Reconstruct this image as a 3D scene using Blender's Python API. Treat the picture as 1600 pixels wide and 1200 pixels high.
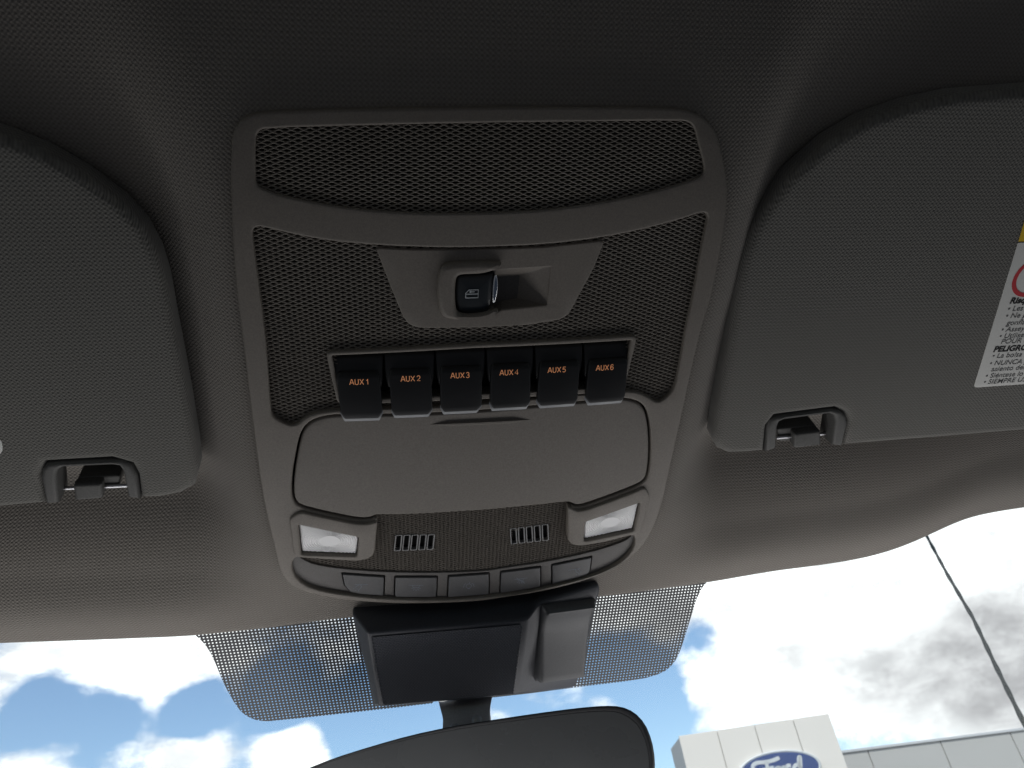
import bpy, bmesh, math, random
import numpy as np
from mathutils import Matrix, Vector
random.seed(3)
scene = bpy.context.scene
C = scene.collection
for o in list(bpy.data.objects):
    bpy.data.objects.remove(o)

# ------------------------------------------------------------------ frame of the cab roof
# local frame: u to the right, w rearwards, n down into the cabin; v = -w runs towards the windshield
TILT = math.radians(20)
_c, _s = math.cos(TILT), math.sin(TILT)
FRAME = Matrix(((1, 0, 0, 0), (0, -_c, -_s, 0), (0, _s, -_c, 0), (0, 0, 0, 1)))

def world_pt(u, v, n):
    return FRAME @ Vector((u, -v, n))

# ------------------------------------------------------------------ camera
cam_data = bpy.data.cameras.new('camera')
cam = bpy.data.objects.new('camera', cam_data)
C.objects.link(cam)
scene.camera = cam
cam_data.sensor_width = 36.0
cam_data.lens = 1202.0 / 1600.0 * 36.0
cam_data.clip_start = 0.01
cam_data.clip_end = 2000
_right = FRAME.to_3x3() @ Vector((0.98572651, 0.05367794, 0.15956791))
_down = FRAME.to_3x3() @ Vector((-0.04380142, -0.83339872, 0.55093376))
_fwd = FRAME.to_3x3() @ Vector((0.16255669, -0.55005932, -0.81915204))
cam.matrix_world = Matrix.Translation(world_pt(-0.0500982, 0, 0.34)) @ Matrix((
    (_right.x, -_down.x, -_fwd.x, 0), (_right.y, -_down.y, -_fwd.y, 0), (_right.z, -_down.z, -_fwd.z, 0), (0, 0, 0, 1)))
cam_data.dof.use_dof = True
cam_data.dof.focus_distance = 0.41
cam_data.dof.aperture_fstop = 30.0

# ------------------------------------------------------------------ world, sun, lamps, exposure
SUN_EL, SUN_AZ = math.radians(48), math.radians(200)     # sun behind the truck, high
world = bpy.data.worlds.new('World')
scene.world = world
world.use_nodes = True
wn, wl = world.node_tree.nodes, world.node_tree.links
wn.clear()

def wnode(t, **kw):
    nd = wn.new(t)
    for k, val in kw.items():
        setattr(nd, k, val)
    return nd

def wmath(op, a, b=None, clamp=False):
    nd = wnode('ShaderNodeMath', operation=op, use_clamp=clamp)
    for i, x in enumerate((a, b)):
        if x is None:
            continue
        if isinstance(x, (int, float)):
            nd.inputs[i].default_value = x
        else:
            wl.new(x, nd.inputs[i])
    return nd.outputs[0]

def wmix(fac, a, b):
    nd = wnode('ShaderNodeMix', data_type='RGBA')
    for i, x in ((0, fac), (6, a), (7, b)):
        if isinstance(x, (int, float)):
            nd.inputs[i].default_value = x
        elif isinstance(x, tuple):
            nd.inputs[i].default_value = (*x, 1)
        else:
            wl.new(x, nd.inputs[i])
    return nd.outputs[2]

def wsmooth(x, lo, hi):
    nd = wnode('ShaderNodeMapRange', interpolation_type='SMOOTHSTEP')
    wl.new(x, nd.inputs[0])
    nd.inputs[1].default_value, nd.inputs[2].default_value = lo, hi
    return nd.outputs[0]

tc = wnode('ShaderNodeTexCoord')
DIR = tc.outputs['Generated']
sky = wnode('ShaderNodeTexSky', sky_type='NISHITA', sun_disc=False, sun_elevation=SUN_EL, sun_rotation=SUN_AZ, air_density=1.0, dust_density=0.6, ozone_density=1.5)
wl.new(DIR, sky.inputs[0])
sky_hsv = wnode('ShaderNodeHueSaturation')
sky_hsv.inputs['Saturation'].default_value = 1.12
sky_hsv.inputs['Value'].default_value = 1.0
wl.new(sky.outputs[0], sky_hsv.inputs['Color'])

def wnoise(scale, detail, rough, zs=2.0, dist=0.0):
    mp = wnode('ShaderNodeMapping')
    mp.inputs['Scale'].default_value = (1, 1, zs)
    wl.new(DIR, mp.inputs[0])
    nz = wnode('ShaderNodeTexNoise')
    nz.inputs['Scale'].default_value = scale
    nz.inputs['Detail'].default_value = detail
    nz.inputs['Roughness'].default_value = rough
    nz.inputs['Distortion'].default_value = dist
    wl.new(mp.outputs[0], nz.inputs['Vector'])
    return nz.outputs['Fac']

big = wnoise(5.0, 9, 0.62, 2.0, 0.15)
puff = wnoise(26.0, 6, 0.6, 1.5, 0.1)
CLOUD_BANKS = [  # direction, radius, strength: where the banks of cloud and the gaps stand in the sky
    ((-.3666, .9048, .193), .065, .7), ((-.225, .949, .205), .06, .7), ((-.125, .970, .198), .065, .7), ((-.370, .893, .262), .045, -.6), ((-.302, .92, .253), .045, -.6), ((-.2285, .94, .25), .04, -.5), ((-.141, .957, .255), .045, -.6), ((-.045, .97, .238), .06, -.6),
    ((-.27, .905, .318), .17, .75), ((-.40, .86, .31), .10, .35), ((-.2284, .9415, .2520), .06, -.55), ((-.35, .905, .2500), .08, -.55),
    ((.0106, .9763, .235), .12, -.6), ((-.13, .955, .27), .06, -.4), ((-.02, .955, .30), .13, .15),
    ((.55, .78, .30), .28, 1.0), ((.40, .885, .235), .13, .6), ((.3638, .8944, .264), .05, -.75), ((.3015, .9332, .190), .055, -.55),
    ((.285, .925, .25), .075, -.6), ((.29, .905, .32), .10, .6), ((.5546, .8221, .125), .10, -.35), ((.58, .80, .185), .15, .7)]
GREY_BANKS = [((.592, .788, .178), .11, .75), ((.66, .74, .175), .13, .7), ((.515, .835, .178), .07, .55), ((.45, .87, .225), .04, .4), ((-.15, .968, .195), .05, .35), ((.62, .765, .15), .08, .3)]

def banks(lst):
    tot = None
    for d, r, st in lst:
        ds = wnode('ShaderNodeVectorMath', operation='DISTANCE')
        wl.new(DIR, ds.inputs[0])
        ds.inputs[1].default_value = Vector(d).normalized()
        m = wmath('MULTIPLY', wsmooth(ds.outputs['Value'], r, r * .15), st)
        tot = m if tot is None else wmath('ADD', tot, m)
    return tot

cover = wmath('ADD', wmath('ADD', wmath('MULTIPLY', big, 1.5), wmath('MULTIPLY', puff, .55)), banks(CLOUD_BANKS))
cloud = wsmooth(cover, 1.0, 1.46)
grey = wmath('MULTIPLY', wsmooth(wmath('ADD', wmath('ADD', banks(GREY_BANKS), wmath('MULTIPLY', big, .9)), wmath('MULTIPLY', puff, .35)), .75, 1.6), .95)
SKY_GAIN = 0.145
skyc = wnode('ShaderNodeVectorMath', operation='SCALE')
wl.new(sky_hsv.outputs[0], skyc.inputs[0])
skyc.inputs['Scale'].default_value = SKY_GAIN
billow = wsmooth(wmath('ADD', wmath('MULTIPLY', wnoise(11.0, 8, .62, 1.8, .2), .7), wmath('MULTIPLY', puff, .4)), .42, .68)
cloud_col = wmix(grey, wmix(billow, (.98, .98, 1.0), (1.6, 1.6, 1.62)), wmix(billow, (.44, .43, .45), (.82, .81, .83)))
both = wmix(cloud, skyc.outputs[0], cloud_col)
sep = wnode('ShaderNodeSeparateXYZ')
wl.new(DIR, sep.inputs[0])
final = wmix(wsmooth(sep.outputs['Z'], -.02, .01), (.05, .05, .05), both)
bg = wnode('ShaderNodeBackground')
wl.new(final, bg.inputs['Color'])
bg.inputs['Strength'].default_value = 1.0
wo = wnode('ShaderNodeOutputWorld')
wl.new(bg.outputs[0], wo.inputs['Surface'])

sun_data = bpy.data.lights.new('sun', 'SUN')
sun_data.energy = 3.2
sun_data.angle = math.radians(0.5)
sun_data.color = (1, .96, .9)
sun = bpy.data.objects.new('sun', sun_data)
C.objects.link(sun)
sd = Vector((math.sin(SUN_AZ) * math.cos(SUN_EL), math.cos(SUN_AZ) * math.cos(SUN_EL), math.sin(SUN_EL)))
sun.rotation_euler = sd.to_track_quat('Z', 'Y').to_euler()

def area(name, loc, target, sx, sy, watts, col):
    d = bpy.data.lights.new(name, 'AREA')
    d.shape = 'RECTANGLE'
    d.size, d.size_y, d.energy, d.color = sx, sy, watts, col
    o = bpy.data.objects.new(name, d)
    C.objects.link(o)
    o.location = world_pt(*loc)
    z = (world_pt(*loc) - world_pt(*target)).normalized()
    x = Vector((1, 0, 0)); x = (x - z * x.dot(z)).normalized(); y = z.cross(x)
    o.matrix_world = Matrix.Translation(world_pt(*loc)) @ Matrix(((x.x, y.x, z.x, 0), (x.y, y.y, z.y, 0), (x.z, y.z, z.z, 0), (0, 0, 0, 1)))
    return o

# daylight coming in over the dashboard through the windshield, and what the cabin throws back
area('windshield_daylight', (0.08, 0.61, 0.17), (0.08, .60, 0), 1.2, 0.26, 3.0, (1.0, .985, .98))
area('cabin_bounce', (-0.15, 0.15, 0.85), (0, .25, 0), 1.0, 0.7, 0.03, (1.0, .90, .74))

scene.render.engine = 'CYCLES'
scene.view_settings.view_transform = 'Standard'
scene.view_settings.look = 'None'
scene.view_settings.exposure = 0.0
scene.view_settings.gamma = 1.0
scene.view_settings.use_curve_mapping = False
scene.render.resolution_x, scene.render.resolution_y = 1024, 768

# ------------------------------------------------------------------ outlines measured in metres in the roof frame (u, v)
TR = {
  'console_outline': [(-0.1107, 0.10255), (-0.10923, 0.09681), (-0.10585, 0.09263), (-0.10055, 0.08996), (-0.09384, 0.08877), (-0.05625, 0.08687), (-0.0064, 0.08533), (0.0415, 0.08467), (0.086, 0.08486), (0.09571, 0.08636), (0.10358, 0.08997), (0.10925, 0.09563), (0.11426, 0.1067), (0.12016, 0.12295), (0.12221, 0.14839), (0.12281, 0.18118), (0.12102, 0.19501), (0.12039, 0.22025), (0.12037, 0.24548), (0.12033, 0.27334), (0.12001, 0.3016), (0.12016, 0.32455), (0.11724, 0.34909), (0.11175, 0.36527), (0.09867, 0.3791), (0.07957, 0.38796), (0.04051, 0.3945), (0.0095, 0.39802), (-0.00745, 0.39764), (-0.0376, 0.39534), (-0.05593, 0.3929), (-0.07392, 0.38952), (-0.09149, 0.38464), (-0.10848, 0.37716), (-0.11517, 0.36878), (-0.1184, 0.35631), (-0.11908, 0.33897), (-0.12042, 0.31576), (-0.12098, 0.29384), (-0.12034, 0.26642), (-0.11941, 0.2295), (-0.11809, 0.19927), (-0.11745, 0.16609), (-0.11352, 0.12298)],
  'upper_opening': [(-0.10231, 0.11716), (-0.10047, 0.10047), (-0.09918, 0.09706), (-0.09582, 0.09544), (-0.05661, 0.09355), (-0.00639, 0.09173), (0.04184, 0.09081), (0.08976, 0.09034), (0.09497, 0.09105), (0.09787, 0.09358), (0.10027, 0.09955), (0.10518, 0.1107), (0.10546, 0.1146), (0.10275, 0.11652), (0.07921, 0.12276), (0.05301, 0.12735), (0.02751, 0.1302), (0.01066, 0.13108), (-0.00596, 0.1314), (-0.02085, 0.13148), (-0.03554, 0.13116), (-0.06001, 0.12946), (-0.07542, 0.12696), (-0.09188, 0.12372), (-0.09932, 0.12101), (-0.1016, 0.11937)],
  'middle_opening': [(-0.10656, 0.14133), (-0.10556, 0.13889), (-0.10322, 0.1381), (-0.10045, 0.13852), (-0.08664, 0.14203), (-0.0725, 0.14474), (-0.05072, 0.14693), (-0.02084, 0.14825), (-0.00558, 0.14828), (0.02875, 0.14759), (0.05843, 0.14454), (0.08168, 0.14027), (0.09951, 0.13575), (0.1063, 0.13353), (0.10972, 0.13348), (0.11155, 0.13582), (0.11162, 0.13979), (0.11143, 0.15279), (0.11232, 0.18051), (0.11171, 0.19828), (0.11252, 0.21955), (0.11262, 0.23583), (0.11048, 0.24134), (0.10546, 0.2464), (0.10146, 0.246), (0.09699, 0.24245), (0.08978, 0.23827), (0.08197, 0.23692), (0.05619, 0.23694), (0.02935, 0.23797), (0.00277, 0.23925), (-0.0233, 0.24037), (-0.04989, 0.24005), (-0.06969, 0.2402), (-0.08037, 0.24073), (-0.0888, 0.2426), (-0.09373, 0.24584), (-0.09595, 0.24832), (-0.09942, 0.24981), (-0.10327, 0.24859), (-0.10874, 0.2443), (-0.10994, 0.24055), (-0.10777, 0.20822), (-0.10705, 0.18664), (-0.10692, 0.166), (-0.10677, 0.14974)],
  'door': [(-0.07501, 0.24296), (-0.08379, 0.24419), (-0.08983, 0.24677), (-0.09386, 0.25092), (-0.09677, 0.25686), (-0.09996, 0.2689), (-0.10307, 0.28285), (-0.10489, 0.29571), (-0.10473, 0.30294), (-0.10199, 0.30769), (-0.09246, 0.31179), (-0.08132, 0.31583), (-0.06998, 0.31949), (-0.06316, 0.32016), (-0.05862, 0.31815), (-0.05749, 0.31796), (-0.03639, 0.3192), (-0.00879, 0.31918), (0.00669, 0.31935), (0.03519, 0.31872), (0.05686, 0.31814), (0.0584, 0.31938), (0.06273, 0.32182), (0.06821, 0.32115), (0.08074, 0.31699), (0.09863, 0.31052), (0.10477, 0.30669), (0.10673, 0.30182), (0.10585, 0.28737), (0.10284, 0.26888), (0.09893, 0.25453), (0.09465, 0.24733), (0.08864, 0.24343), (0.08069, 0.24138), (0.0567, 0.24174), (0.02968, 0.24271), (0.00293, 0.24374), (-0.0233, 0.24419), (-0.05002, 0.24383)],
  'lower_opening': [(-0.07501, 0.24296), (-0.08379, 0.24419), (-0.08983, 0.24677), (-0.09386, 0.25092), (-0.09677, 0.25686), (-0.09996, 0.2689), (-0.10307, 0.28285), (-0.10489, 0.29571), (-0.10473, 0.30294), (-0.10199, 0.30769), (-0.09246, 0.31179), (-0.08132, 0.31583), (-0.06998, 0.31949), (-0.06316, 0.32016), (-0.05862, 0.31815), (-0.058, 0.32126), (-0.0607, 0.34539), (-0.06223, 0.34882), (-0.06542, 0.35106), (-0.07182, 0.35227), (-0.09314, 0.34903), (-0.1058, 0.34729), (-0.10946, 0.35011), (-0.11098, 0.35774), (-0.10894, 0.36795), (-0.10043, 0.37645), (-0.08247, 0.38291), (-0.0576, 0.38882), (-0.02376, 0.39382), (0.01111, 0.39546), (0.04588, 0.39348), (0.0792, 0.38666), (0.09613, 0.37865), (0.105, 0.36822), (0.10669, 0.35853), (0.10418, 0.35062), (0.08531, 0.3533), (0.0691, 0.35454), (0.06295, 0.35278), (0.05935, 0.34831), (0.05764, 0.33263), (0.0584, 0.31938), (0.06273, 0.32182), (0.06821, 0.32115), (0.08074, 0.31699), (0.09863, 0.31052), (0.10477, 0.30669), (0.10673, 0.30182), (0.10585, 0.28737), (0.10284, 0.26888), (0.09893, 0.25453), (0.09465, 0.24733), (0.08864, 0.24343), (0.08069, 0.24138), (0.0567, 0.24174), (0.02968, 0.24271), (0.00293, 0.24374), (-0.0233, 0.24419), (-0.05002, 0.24383)],
  'lower_grille': [(-0.05738, 0.31518), (-0.058, 0.32126), (-0.0607, 0.34539), (-0.06223, 0.34882), (-0.06542, 0.35106), (-0.07182, 0.35227), (-0.09314, 0.34903), (-0.1058, 0.34729), (-0.10574, 0.34865), (-0.10479, 0.35252), (-0.09805, 0.35784), (-0.08114, 0.36279), (-0.05502, 0.36761), (-0.01909, 0.37166), (0.00861, 0.37314), (0.01998, 0.37166), (0.04454, 0.37035), (0.07705, 0.3659), (0.09615, 0.36083), (0.10296, 0.35732), (0.10426, 0.3512), (0.08531, 0.3533), (0.0691, 0.35454), (0.06295, 0.35278), (0.05935, 0.34831), (0.05764, 0.33263), (0.0565, 0.31652)],
  'button_panel': [(-0.10639, 0.34854), (-0.10485, 0.35216), (-0.0981, 0.35748), (-0.08115, 0.36242), (-0.05496, 0.36723), (-0.01896, 0.37125), (0.00879, 0.37272), (0.02019, 0.37123), (0.0448, 0.36991), (0.07737, 0.36543), (0.09652, 0.36035), (0.10334, 0.35684), (0.10465, 0.35073), (0.10933, 0.36106), (0.10745, 0.37258), (0.09796, 0.38239), (0.08049, 0.39068), (0.04647, 0.39744), (0.01146, 0.39939), (-0.02365, 0.39771), (-0.05771, 0.39264), (-0.08315, 0.38664), (-0.10159, 0.37981), (-0.11046, 0.37065), (-0.11276, 0.35925), (-0.11074, 0.35052)],
  'button_0': [(-0.08138, 0.36612), (-0.05609, 0.37062), (-0.05713, 0.3876), (-0.07187, 0.38485), (-0.07732, 0.38264), (-0.0805, 0.37654)],
  'button_1': [(-0.04897, 0.37153), (-0.02306, 0.37407), (-0.02347, 0.39255), (-0.0499, 0.38947)],
  'button_2': [(-0.01532, 0.37433), (0.01026, 0.37472), (0.01098, 0.39411), (-0.01578, 0.39345)],
  'button_3': [(0.01839, 0.37459), (0.04412, 0.37341), (0.04553, 0.39207), (0.01887, 0.39397)],
  'button_4': [(0.05221, 0.37283), (0.07837, 0.3695), (0.07856, 0.38274), (0.07626, 0.38601), (0.05375, 0.3909)],
  'lamp_frame_left': [(-0.10809, 0.3152), (-0.1011, 0.30998), (-0.09275, 0.31331), (-0.07025, 0.32105), (-0.06287, 0.32175), (-0.05793, 0.31925), (-0.06068, 0.34488), (-0.06222, 0.34831), (-0.06541, 0.35082), (-0.07181, 0.35202), (-0.09309, 0.34878), (-0.1083, 0.34639)],
  'lamp_frame_right': [(0.0566, 0.3187), (0.06281, 0.32371), (0.0689, 0.3229), (0.08085, 0.31893), (0.09877, 0.31245), (0.10504, 0.30941), (0.10964, 0.3169), (0.10838, 0.34741), (0.10431, 0.34958), (0.08515, 0.35307), (0.06895, 0.3543), (0.06282, 0.35255), (0.05919, 0.3478)],
  'lens_left': [(-0.10352, 0.32016), (-0.06939, 0.33231), (-0.07137, 0.34767), (-0.10397, 0.34417)],
  'lens_right': [(0.06886, 0.33393), (0.10406, 0.3222), (0.10334, 0.34602), (0.07022, 0.35023)],
  'vents': [[(-0.04769, 0.33694), (-0.04396, 0.33696), (-0.04533, 0.34991), (-0.04904, 0.34988)], [(-0.04281, 0.33718), (-0.03906, 0.33721), (-0.04037, 0.35005), (-0.04409, 0.35001)], [(-0.03791, 0.33744), (-0.03415, 0.33748), (-0.03538, 0.3502), (-0.03911, 0.35015)], [(-0.03299, 0.33772), (-0.02922, 0.33777), (-0.03038, 0.35037), (-0.03412, 0.35031)], [(-0.02805, 0.33801), (-0.02426, 0.33807), (-0.02535, 0.35056), (-0.02911, 0.35049)]],
  'vents_r': [[(0.02266, 0.33826), (0.0263, 0.33813), (0.02768, 0.35132), (0.02398, 0.35143)], [(0.02767, 0.33796), (0.03133, 0.33785), (0.03276, 0.35122), (0.02904, 0.35132)], [(0.03271, 0.33769), (0.03638, 0.33758), (0.03786, 0.35114), (0.03413, 0.35123)], [(0.03776, 0.33742), (0.04145, 0.33733), (0.04298, 0.35108), (0.03923, 0.35115)], [(0.04283, 0.33717), (0.04654, 0.33709), (0.04813, 0.35103), (0.04436, 0.35109)]],
  'switch_plate': [(-0.05141, 0.14962), (-0.05048, 0.14881), (-0.03588, 0.14969), (-0.00542, 0.15003), (0.02908, 0.14936), (0.05734, 0.14692), (0.05895, 0.14747), (0.05893, 0.14916), (0.05559, 0.16145), (0.04639, 0.18418), (0.04435, 0.18782), (0.04013, 0.19025), (0.02315, 0.1925), (-0.00297, 0.19297), (-0.02868, 0.19236), (-0.03413, 0.19167), (-0.03729, 0.18975), (-0.0399, 0.18569), (-0.0455, 0.16902)],
  'switch_well': [(-0.01511, 0.16297), (-0.01263, 0.16131), (0.00436, 0.16166), (0.00687, 0.16103), (0.03332, 0.15988), (0.03292, 0.18119), (0.00948, 0.18305), (0.00533, 0.18585), (-0.01225, 0.18638), (-0.01486, 0.18412)],
  'well_bottom': [(-0.00975, 0.17004), (-0.00784, 0.16902), (0.00578, 0.16899), (0.00838, 0.1687), (0.01953, 0.16829), (0.01897, 0.18132), (0.01066, 0.18251), (0.00641, 0.1846), (-0.00816, 0.18489), (-0.00951, 0.18339)],
  'hood': [(0.00761, 0.15563), (-0.00576, 0.1552), (-0.01741, 0.15567), (-0.02107, 0.15728), (-0.02259, 0.16161), (-0.02336, 0.17014), (-0.02257, 0.17821), (-0.02098, 0.18397), (-0.01714, 0.18624), (-0.00653, 0.1873), (0.00155, 0.18666), (0.00665, 0.1841), (0.00784, 0.1816), (0.00524, 0.18151), (0.00078, 0.18317), (-0.00822, 0.18379), (-0.01207, 0.18313), (-0.01386, 0.18057), (-0.01445, 0.17207), (-0.01408, 0.16448), (-0.01303, 0.16212), (-0.00932, 0.16169), (-0.00247, 0.16166), (0.0025, 0.16058), (0.00652, 0.15915), (0.00832, 0.1575)],
  'rocker': [(-0.01368, 0.16399), (-0.01151, 0.16301), (-0.00211, 0.16303), (0.00354, 0.1623), (0.00482, 0.16268), (0.0045, 0.17031), (0.00368, 0.18243), (0.00082, 0.18415), (-0.00792, 0.18479), (-0.01212, 0.18375), (-0.01377, 0.18046), (-0.01421, 0.17159)],
  'chrome': [(0.00429, 0.16311), (0.00599, 0.16212), (0.00698, 0.16663), (0.0069, 0.17188), (0.00573, 0.17843), (0.00408, 0.17784)],
  'window_icon': [(-0.0086, 0.17172), (-0.00767, 0.17059), (-0.00292, 0.17046), (-0.00248, 0.17452), (-0.00853, 0.17489)],
  'aux_frame': [(-0.07871, 0.20617), (-0.07732, 0.20449), (-0.0041, 0.20211), (0.08181, 0.20142), (0.08404, 0.20295), (0.08403, 0.20896), (0.08159, 0.23592), (0.07839, 0.23738), (-0.00319, 0.23671), (-0.07349, 0.23712), (-0.07563, 0.23459), (-0.0782, 0.2119)],
  'aux_hole': [(-0.07622, 0.20678), (-0.00404, 0.20442), (0.08149, 0.20417), (0.07938, 0.23358), (-0.00329, 0.23294), (-0.07329, 0.23404)],
  'aux': [{'top': [(-0.07605, 0.20945), (-0.05045, 0.20839)], 'hinge': [(-0.07613, 0.21841), (-0.05121, 0.21785)], 'side': [(-0.07367, 0.23769), (-0.05201, 0.23803)], 'tip': [(-0.07175, 0.24187), (-0.05413, 0.24126)], 'text': (-0.06289, 0.21973)}, {'top': [(-0.0498, 0.20836), (-0.02413, 0.20754)], 'hinge': [(-0.04971, 0.21741), (-0.02471, 0.21707)], 'side': [(-0.04735, 0.23739), (-0.02595, 0.23711)], 'tip': [(-0.04578, 0.2406), (-0.02832, 0.24011)], 'text': (-0.03676, 0.21857)}, {'top': [(-0.02347, 0.20752), (0.00236, 0.20694)], 'hinge': [(-0.02321, 0.21667), (0.00196, 0.21657)], 'side': [(-0.0217, 0.23649), (0.00024, 0.23604)], 'tip': [(-0.01986, 0.2395), (-0.00243, 0.23902)], 'text': (-0.01101, 0.21763)}, {'top': [(0.00304, 0.20693), (0.02825, 0.2066)], 'hinge': [(0.00348, 0.21622), (0.02803, 0.21631)], 'side': [(0.00471, 0.23589), (0.02662, 0.23522)], 'tip': [(0.0062, 0.2387), (0.02471, 0.23829)], 'text': (0.01492, 0.21712)}, {'top': [(0.02895, 0.2066), (0.05517, 0.20651)], 'hinge': [(0.02958, 0.216), (0.05514, 0.21636)], 'side': [(0.0304, 0.23633), (0.05298, 0.23506)], 'tip': [(0.03254, 0.23885), (0.05149, 0.23813)], 'text': (0.04096, 0.21704)}, {'top': [(0.05589, 0.20651), (0.08218, 0.20668)], 'hinge': [(0.05673, 0.21607), (0.08236, 0.21666)], 'side': [(0.05767, 0.23586), (0.08018, 0.23565)], 'tip': [(0.05993, 0.23882), (0.07875, 0.23874)], 'text': (0.06777, 0.21743)}],
  'door_groove': [(-0.02679, 0.2522), (0.02927, 0.25253), (0.02933, 0.25342), (-0.0268, 0.25329)],
  'left_visor': [(-0.20305, 0.10107), (-0.18961, 0.10764), (-0.17608, 0.11725), (-0.16285, 0.13054), (-0.15572, 0.14175), (-0.15198, 0.15531), (-0.15087, 0.16911), (-0.15141, 0.18981), (-0.15174, 0.21566), (-0.15241, 0.24352), (-0.1534, 0.26915), (-0.15478, 0.2858), (-0.1591, 0.29764), (-0.16716, 0.30268), (-0.17846, 0.30455), (-0.1889, 0.30408), (-0.18712, 0.28685), (-0.18849, 0.279), (-0.1973, 0.27452), (-0.23, 0.27463), (-0.23483, 0.2829), (-0.23758, 0.30341), (-0.26108, 0.30427)],
  'left_trim_o': [(-0.18881, 0.30361), (-0.18712, 0.28685), (-0.18849, 0.279), (-0.19257, 0.2751), (-0.1973, 0.27452), (-0.22432, 0.27397), (-0.23006, 0.27484), (-0.23338, 0.27856), (-0.23506, 0.28378), (-0.23734, 0.30248)],
  'left_trim_i': [(-0.23084, 0.30261), (-0.22724, 0.28308), (-0.22562, 0.27918), (-0.22269, 0.27763), (-0.19774, 0.27805), (-0.19469, 0.27896), (-0.19351, 0.28267), (-0.19481, 0.30163)],
  'left_clip': [(-0.22283, 0.2936), (-0.20801, 0.29393), (-0.20984, 0.30515), (-0.2247, 0.30549)],
  'left_pin': [(-0.23284, 0.29997), (-0.19734, 0.30089)],
  'left_sticker': [(-0.25872, 0.25451), (-0.2472, 0.25614), (-0.24724, 0.25948), (-0.248, 0.26322), (-0.25015, 0.26647), (-0.26267, 0.26766)],
  'right_visor': [(0.26821, 0.07445), (0.2339, 0.07746), (0.21137, 0.08235), (0.18988, 0.08995), (0.17279, 0.10098), (0.157, 0.11804), (0.14743, 0.13476), (0.14243, 0.15043), (0.14132, 0.16868), (0.1447, 0.21663), (0.14835, 0.26644), (0.15046, 0.28622), (0.15512, 0.29416), (0.16284, 0.29808), (0.17461, 0.29845), (0.18718, 0.29809), (0.18357, 0.27699), (0.18684, 0.26982), (0.22585, 0.26635), (0.23364, 0.27028), (0.23755, 0.27701), (0.24043, 0.29729), (0.316, 0.29577), (0.37339, 0.29434)],
  'right_trim_o': [(0.18704, 0.29756), (0.18326, 0.27747), (0.18403, 0.27209), (0.18764, 0.26963), (0.22363, 0.26622), (0.23076, 0.26813), (0.23579, 0.27289), (0.2385, 0.27859), (0.24026, 0.29675)],
  'right_trim_i': [(0.23253, 0.29514), (0.22943, 0.27649), (0.22696, 0.27135), (0.22338, 0.26964), (0.19344, 0.2722), (0.19049, 0.27398), (0.19024, 0.27793), (0.19382, 0.29494)],
  'right_clip': [(0.20666, 0.28757), (0.22452, 0.2862), (0.22863, 0.29849), (0.20956, 0.29976)],
  'right_pin': [(0.19837, 0.29419), (0.23862, 0.29276)],
  'right_sticker': [(0.30093, 0.14562), (0.31738, 0.2532), (0.32178, 0.2549), (0.35361, 0.25365)],
  'sticker_lines': [(0.31538, 0.19469), (0.31604, 0.19984), (0.31695, 0.20463), (0.32009, 0.20956), (0.31825, 0.21414), (0.31897, 0.21865), (0.32211, 0.22262), (0.31953, 0.22823), (0.32051, 0.2329), (0.32113, 0.23832), (0.32446, 0.24274), (0.32233, 0.24767), (0.323, 0.25231)],
  'sticker_ring': [(0.31101, 0.17713), (0.30429, 0.15587), (0.29963, 0.14689)],
  'edge': [(-0.31272, 0.40982), (-0.29162, 0.4112), (-0.23753, 0.41627), (-0.18064, 0.42098), (-0.13249, 0.41974), (-0.07864, 0.41651), (0.00295, 0.41735), (0.09146, 0.41921), (0.13595, 0.41696), (0.17407, 0.41443), (0.22003, 0.40872), (0.26174, 0.40665), (0.28509, 0.40436), (0.30641, 0.40013), (0.32227, 0.39365), (0.33591, 0.38697), (0.34797, 0.37793), (0.36115, 0.37068), (0.37597, 0.36739), (0.40673, 0.36402), (0.44867, 0.3616)],
  'creases': [(-0.15662, 0.28307), (0.15981, 0.30079)],
  'cover': {'A': (-0.07799, 0.40668, -0.00579), 'B': (-0.01227, 0.40822, -0.00538), 'C': (0.04428, 0.40421, -0.00645), 'D': (0.08809, 0.4014, -0.0072), 'D2': (0.08969, 0.40623, -0.00591), 'E': (-0.06814, 0.40519, 0.01245), 'F': (0.03546, 0.40651, 0.0128), 'Gg': (0.03143, 0.47696, 0.01926), 'Hh': (-0.06387, 0.4744, 0.01857), 'I': (-0.06713, 0.48935, 0.00808), 'J': (0.07666, 0.49235, 0.00889), 'K': (0.044, 0.39823, 0.00644), 'L': (0.08606, 0.40802, -0.00336), 'Mm': (0.08036, 0.47401, 0.01018), 'N': (0.04123, 0.46874, 0.01498)},
  'frit_left': [(-0.18247, 0.41967, -0.01473), (-0.17486, 0.42913, -0.01219), (-0.17051, 0.44032, -0.0092), (-0.16571, 0.46329, -0.00304), (-0.15873, 0.48365, 0.00241), (-0.15276, 0.49124, 0.00445), (-0.14593, 0.49507, 0.00547), (-0.13754, 0.49649, 0.00585), (-0.06098, 0.49672, 0.00592), (-0.01559, 0.49624, 0.00579), (-0.01442, 0.4255, -0.01317), (-0.07434, 0.41436, -0.01615), (-0.12834, 0.41595, -0.01573)],
  'frit_right': [(-0.01559, 0.49624, 0.00579), (0.03104, 0.49739, 0.0061), (0.07894, 0.49634, 0.00581), (0.12818, 0.49583, 0.00568), (0.14547, 0.49236, 0.00475), (0.15394, 0.48501, 0.00278), (0.15846, 0.47336, -0.00034), (0.16395, 0.44581, -0.00773), (0.16802, 0.42618, -0.01299), (0.17664, 0.41405, -0.01624), (0.12255, 0.41404, -0.01624), (0.07581, 0.4171, -0.01542), (-0.01433, 0.42054, -0.0145)],
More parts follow.
